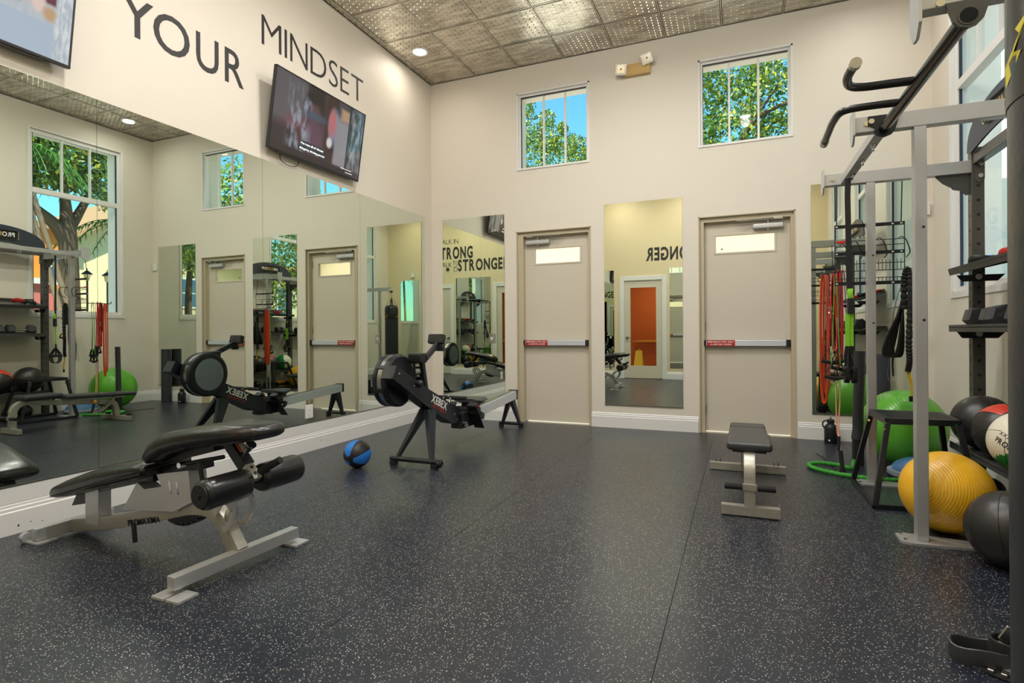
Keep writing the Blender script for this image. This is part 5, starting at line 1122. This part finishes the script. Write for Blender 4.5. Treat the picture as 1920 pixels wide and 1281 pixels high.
loft(bm, secs); obj('cuff', bm, VINYL2, t)
bm = B(); secs = [superell((4.76+.06*math.cos(a), -4.20+.05*math.sin(a), .045), .042, .006, (0, 0, 1), (math.cos(a), math.sin(a), 0), 4, 12) for a in [PI*(.2+1.6*k/12) for k in range(13)]]; loft(bm, secs); obj('cuff', bm, BW, t)
bm = B(); strip(bm, [(4.66, -4.27, .006), (4.70, -4.30, .006), (4.76, -4.335, .006), (4.82, -4.35, .006)], (.02, .035, 0), .006); ws = obj('slotted_strap', bm, BW, t)
for k in range(5):
    bm = B(); x = 4.675+k*.03; y = -4.283-k*.015; box(bm, x-.009, x+.009, y-.016, y+.016, .009, .020, .002, 1, rot=Euler((0, 0, -.5)).to_matrix()); obj('metal_stud', bm, STEEL, ws)
bm = B(); box(bm, 4.735, 4.765, -4.19, -4.182, .07, .125, .003, 1, rot=Euler((0, .5, 0)).to_matrix()); ring(bm, (4.77, -4.186, .075), (0, 1, 0), .011, .004, 14, 6); obj('metal_buckle', bm, STEEL, t)
bm = B(); tube(bm, smooth_path([(4.78, -4.17, .10), (4.83, -4.18, .09), (4.87, -4.20, .05)]), .004, 6); obj('wire_loop', bm, CHROME, t)

# ------------------------------------------------------------------ outdoors
LAWN = mat('lawn_grass', rgb(84, 120, 40), .9, var=.3, scale=12, bump=.4)
bm = B(); box(bm, -40, 60, -60, 60, -.35, -.20); struct('ground', bm, LAWN, smooth=False)
bm = B(); box(bm, 15.5, 19.5, -60, 60, -.20, -.18); struct('pavement', bm, mat('pavers', rgb(196, 188, 172), .8), smooth=False)
bm = B(); box(bm, W_+.35, 13.0, -30, 12, -.20, -.17); box(bm, -10, W_+.35, .33, 6.9, -.20, -.17); struct('patio_paving', bm, mat('pale_paving', rgb(222, 214, 200), .8, var=.05, scale=6), smooth=False)
BRK = mat('tree_bark', rgb(88, 72, 58), .9, var=.3, scale=14, bump=.6)
LF = [mat('leaf_green', rgb(132, 162, 70), .5, var=.45, scale=3), mat('leaf_dark', rgb(76, 106, 62), .5, var=.4, scale=3), mat('leaf_yellow', rgb(186, 178, 60), .5, var=.3, scale=3)]
for m_ in LF:
    b_ = m_.node_tree.nodes['Principled BSDF']; b_.inputs['Transmission Weight'].default_value = .0
def leaves(parent, blobs, n, size, mix=(.55, .8)):
    rs = np.random.RandomState(int(abs(blobs[0][0]*100)+n) % 9999); tot = sum(b[3] for b in blobs); vs = []; fs = []; mi = []
    for bx, by, bz, r in blobs:
        k = int(n*r/tot); p = rs.normal(size=(k, 3)); p /= np.linalg.norm(p, axis=1)[:, None]; p *= (r*rs.uniform(.25, 1, k)**.5)[:, None]; p += np.array([bx, by, bz])
        for q in p:
            a = rs.normal(size=3); a /= np.linalg.norm(a); b = np.cross(a, rs.normal(size=3)); b /= np.linalg.norm(b); s = size*rs.uniform(.6, 1.3); i = len(vs)
            vs += [q-a*s, q+b*s*.42, q+a*s, q-b*s*.42]; fs.append((i, i+1, i+2, i+3)); u = rs.uniform(); mi.append(0 if u < mix[0] else (1 if u < mix[1] else 2))
    me = bpy.data.meshes.new('foliage'); me.from_pydata([tuple(v-np.array(parent.location)) for v in vs], [], fs)
    for m_ in LF: me.materials.append(m_)
    me.polygons.foreach_set('material_index', mi); o = bpy.data.objects.new('foliage', me); COL.objects.link(o); o.parent = parent; o['kind'] = 'stuff'; return o
def trunk(parent, paths):
    bm = B()
    for pts, r0, r1 in paths:
        P = smooth_path(pts, 5); n = len(P); tube(bm, P, [r0+(r1-r0)*i/(n-1) for i in range(n)], 12)
    return obj('trunk', bm, BRK, parent)
random.seed(3)
# behind the back wall
def tree(loc, label, paths, blobs, n, size, mix=(.55, .8)):
    t = thing('garden_tree', label, 'tree', loc); trunk(t, paths); leaves(t, blobs, n, size, mix); return t
bl = [(-3.0, 11.0, 8.0, .75), (-2.85, 11, 8.8, .4), (-2.1, 11, 7.6, .6), (-2.05, 11, 8.3, .3), (-1.45, 11.1, 7.35, .5), (-1.5, 11, 7.9, .2), (-1.0, 11, 7.1, .5), (-2.6, 11, 7.1, .9), (-1.7, 10.8, 6.7, .9), (-.8, 11, 6.5, .7), (-3.6, 11, 7.0, 1.0)]
tree((-2.4, 11, -.2), 'tall sparse garden tree seen through the left high window', [([(-2.4, 11, -.2), (-2.3, 11, 3), (-2.2, 11, 6.5), (-2.25, 11, 8.0)], .16, .03), ([(-2.3, 11, 4.8), (-3.2, 11, 6.6), (-3.5, 11, 8)], .07, .02), ([(-2.25, 11, 5.2), (-1.5, 11, 6.4)], .05, .015)], bl, 8000, .06, (.45, .62))
bl = [(x, 9.5+random.uniform(-.8, .8), z, random.uniform(.75, 1.05)) for x in (1.6, 2.7, 3.8, 4.9, 6.0) for z in (5.2, 6.3, 7.4, 8.5)]
tree((3.9, 9.5, -.2), 'dense spreading oak seen through the right high window', [([(3.2, 9.5, -.2), (3.3, 9.5, 3), (3.4, 9.5, 5.4)], .3, .16), ([(3.4, 9.5, 5.0), (4.2, 9.3, 6.6), (5.3, 9.3, 7.1)], .11, .04), ([(3.4, 9.5, 5.0), (2.6, 9.5, 6.6), (2.3, 9.5, 8)], .1, .03), ([(3.9, 9.4, 6.2), (4.9, 9.3, 7.6)], .07, .02)], bl, 21000, .075, (.5, .72))
bm = B(); box(bm, -8, 11, 7.0, 7.25, -.2, 4.35); struct('garden_wall', bm, mat('sunlit_cream_stucco', rgb(246, 226, 202), .8, var=.04, scale=4), smooth=False)
# beyond the right wall, seen in the mirrors
blo = [(12.0, 1.4, 5.6, 1.0), (12, 2.3, 6.0, 1.2), (12, 3.2, 5.6, 1.1), (12.2, .6, 6.4, 1.2), (12, 2.0, 7.2, 1.3), (12, 4.0, 6.6, 1.2), (12, 1.0, 4.9, .5), (12.3, -.4, 6.0, 1.1)]
tree((12, 2.2, -.2), 'old oak with a thick forked trunk seen through the tall window', [([(12, 2.25, -.2), (12, 2.2, 2.0), (12, 2.17, 3.2), (12, 2.15, 4.1)], .24, .18), ([(12, 2.15, 3.5), (12, 1.85, 3.95), (12, 1.4, 4.3), (12, .8, 4.9)], .17, .08), ([(12, 2.15, 3.9), (12, 2.1, 4.6), (12, 2.0, 5.6)], .16, .07), ([(12, 2.15, 3.8), (12, 2.5, 4.5), (12, 3.0, 5.6)], .14, .05)], blo, 16000, .085, (.4, .85))
PB = mat('palm_bark', rgb(132, 114, 96), .85, var=.25, scale=10, bump=.4)
pm = PB.node_tree; 
FR = mat('palm_frond', rgb(62, 108, 40), .45, var=.3, scale=4)
for i, (b0, b1, lb) in enumerate((((1.57, 1.65), (.96, 4.03), 'leaning palm nearest the window edge, left of the oak'), ((1.69, 2.04), (1.15, 4.0), 'leaning palm trunk crossing in front of the oak'), ((4.45, 1.0), (4.25, 4.3), 'palm with low drooping fronds right of the oak'))):
    x = (11.2, 11.25, 12.6)[i]; t = thing('palm_tree', lb, 'tree', (x, b0[0]+.4*(b0[0]-b1[0]), -.2)); s_ = (b0[0]-b1[0])/(b1[1]-b0[1]); yb_ = b0[0]+s_*(b0[1]+.2); yt_ = b1[0]-s_*1.3*(1 if i < 2 else 0); ztop = b1[1]+(1.3 if i < 2 else 0)
    n = 60; P = [(x, yb_+(yt_-yb_)*k/n, -.2+(ztop+.2)*k/n) for k in range(n+1)]; bm = B(); tube(bm, P, [.06-.01*k/n+.008*(k % 2) for k in range(n+1)], 12); obj('trunk', bm, PB, t, sharp=20)
    bm = B()
    for k in range(14):
        a = 2*PI*k/14+.2*i; L = 1.25 if i < 2 else 1.8; dirp = V(math.cos(a), math.sin(a), 0); Q = [V(x, yt_, ztop)+dirp*L*u+V(0, 0, .35*math.sin(u*2.2)-.9*u*u) for u in [j/12 for j in range(13)]]
        tube(bm, Q, .012, 5)
        for j in range(1, 13):
            for s in (-1, 1):
                sd_ = V(-dirp.y, dirp.x, 0)*s; tip = Q[j]+sd_*.30*(1-.5*j/12)+V(0, 0, -.22)+dirp*.12; w0 = dirp*.022; vs = [bm.verts.new(Q[j]-w0), bm.verts.new(Q[j]+w0), bm.verts.new(tip)]; bm.faces.new(vs)
    fo = obj('fronds', bm, FR, t, smooth=False); fo['kind'] = 'stuff'
def building(name, label, x, y0, y1, z1, col, wins, gable=None, roofc=rgb(190, 150, 110)):
    t = thing(name, label, 'building', (x, (y0+y1)/2, -.2)); bm = B(); box(bm, x, x+6, y0, y1, -.2, z1); 
    if gable: prism(bm, [(y0, z1), (y1, z1), ((y0+y1)/2, z1+gable)], 0, x, x+6)
    obj('wall', bm, mat(name+'_stucco', col, .85, var=.04, scale=2), t, smooth=False)
    bm = B()
    if gable:
        ym = (y0+y1)/2
        for a, b in (((y0-.5, z1-.22), (ym, z1+gable+.05)), ((ym, z1+gable+.05), (y1+.5, z1-.22))): bar(bm, (x+2.8, a[0], a[1]), (x+2.8, b[0], b[1]), 6.8, .16)
    else: box(bm, x-.35, x+6.3, y0-.3, y1+.3, z1, z1+.22)
    obj('roof', bm, mat(name+'_roof', roofc, .8), t, smooth=False)
    for a, b, c, d in wins:
        bm = B(); box(bm, x-.05, x+.02, a-.08, b+.08, c-.08, d+.08); f = obj('window', bm, WHITE, t, smooth=False); bm = B(); box(bm, x-.06, x-.04, a, b, c, (c+d)/2-.03); box(bm, x-.06, x-.04, a, b, (c+d)/2+.03, d); obj('pane', bm, mat('blue_window_pane', rgb(70, 100, 130), .1), f, smooth=False)
    return t
ob = building('orange_building', 'bright orange stucco building across the lawn seen in the left mirror', 20, -6, 6.3, 5.1, rgb(226, 140, 56), [(5.75, 6.35, 3.2, 4.3), (3.2, 4.2, 3.2, 4.4), (.5, 1.5, 3.2, 4.4)])
bm = B(); box(bm, 19.4, 20, 3.6, 5.75, -.2, 3.0); ow = obj('pink_porch', bm, mat('pink_stucco', rgb(206, 116, 110), .85), ob, smooth=False)
bm = B(); box(bm, 19.2, 20, 3.4, 5.95, 3.0, 3.2); obj('porch_trim', bm, WHITE, ob, smooth=False)
building('cream_building', 'pale cream gabled building beyond the oak seen in the left mirror', 20.5, 7.2, 14.5, 5.2, rgb(244, 222, 180), [(12, 13, 3.2, 4.6)], 2.2)
building('tan_building', 'low tan building far along the right side, seen in the mirrors', 19, -22, -9, 4.6, rgb(214, 196, 160), [(-11.5, -10.5, 2.4, 3.6), (-14, -13, 2.4, 3.6), (-17, -16, 2.4, 3.6)])
for i, (x, y, lb) in enumerate(((13.5, 3.47, 'black street lantern on a post nearest the oak'), (13.5, 4.02, 'second black street lantern, right of the first'))):
    t = thing('street_lantern', lb, 'street lamp', (x, y, -.2)); bm = B(); cyl(bm, (x, y, -.2), (x, y, 2.72), .022); cyl(bm, (x, y, -.2), (x, y, .3), .08); obj('post', bm, BLACK, t)
    bm = B(); lathe(bm, [(.04, 2.72), (.06, 2.73), (.09, 2.90), (.0, 2.90)], (x, y, 0), (0, 0, 1), 6); obj('lamp_glass', bm, mat('amber_lantern_glass', rgb(226, 200, 150), .3), t); bm = B(); lathe(bm, [(.14, 2.90), (.12, 2.93), (.04, 3.0), (.012, 3.02), (.012, 3.08), (0, 3.08)], (x, y, 0), (0, 0, 1), 16); obj('lamp_cap', bm, BLACK, t)
for i, (x, y, r, lb) in enumerate(((14.5, -7.5, 2.0, 'round leafy tree beyond the second tall window'), (13.5, -12.5, 2.2, 'leafy tree beyond the third tall window'), (14, -2.4, 1.7, 'round leafy tree between the tall windows'), (13, 9.5, 2.2, 'leafy tree beside the cream building'), (9.6, 6.2, 1.9, 'leafy tree nearest the back right corner outside'))):
    tree((x, y, -.2), lb, [([(x, y, -.2), (x, y+.1, 2), (x, y, 4)], .16, .08)], [(x+random.uniform(-1, 1)*r*.6, y+random.uniform(-1, 1)*r*.6, 3.6+random.uniform(-.5, 2.4), r*.55) for _ in range(9)], 9000, .1, (.6, .8))
for i, (x, y, lb) in enumerate(((13.2, .8, 'low green hedge below the tall window, nearest the palms'), (13.6, 5.0, 'low green hedge in front of the cream building'))):
    t = thing('hedge', lb, 'hedge', (x, y, -.2)); leaves(t, [(x, y+k*.45, .5, .55) for k in range(-3, 4)], 4000, .07, (.7, .85))
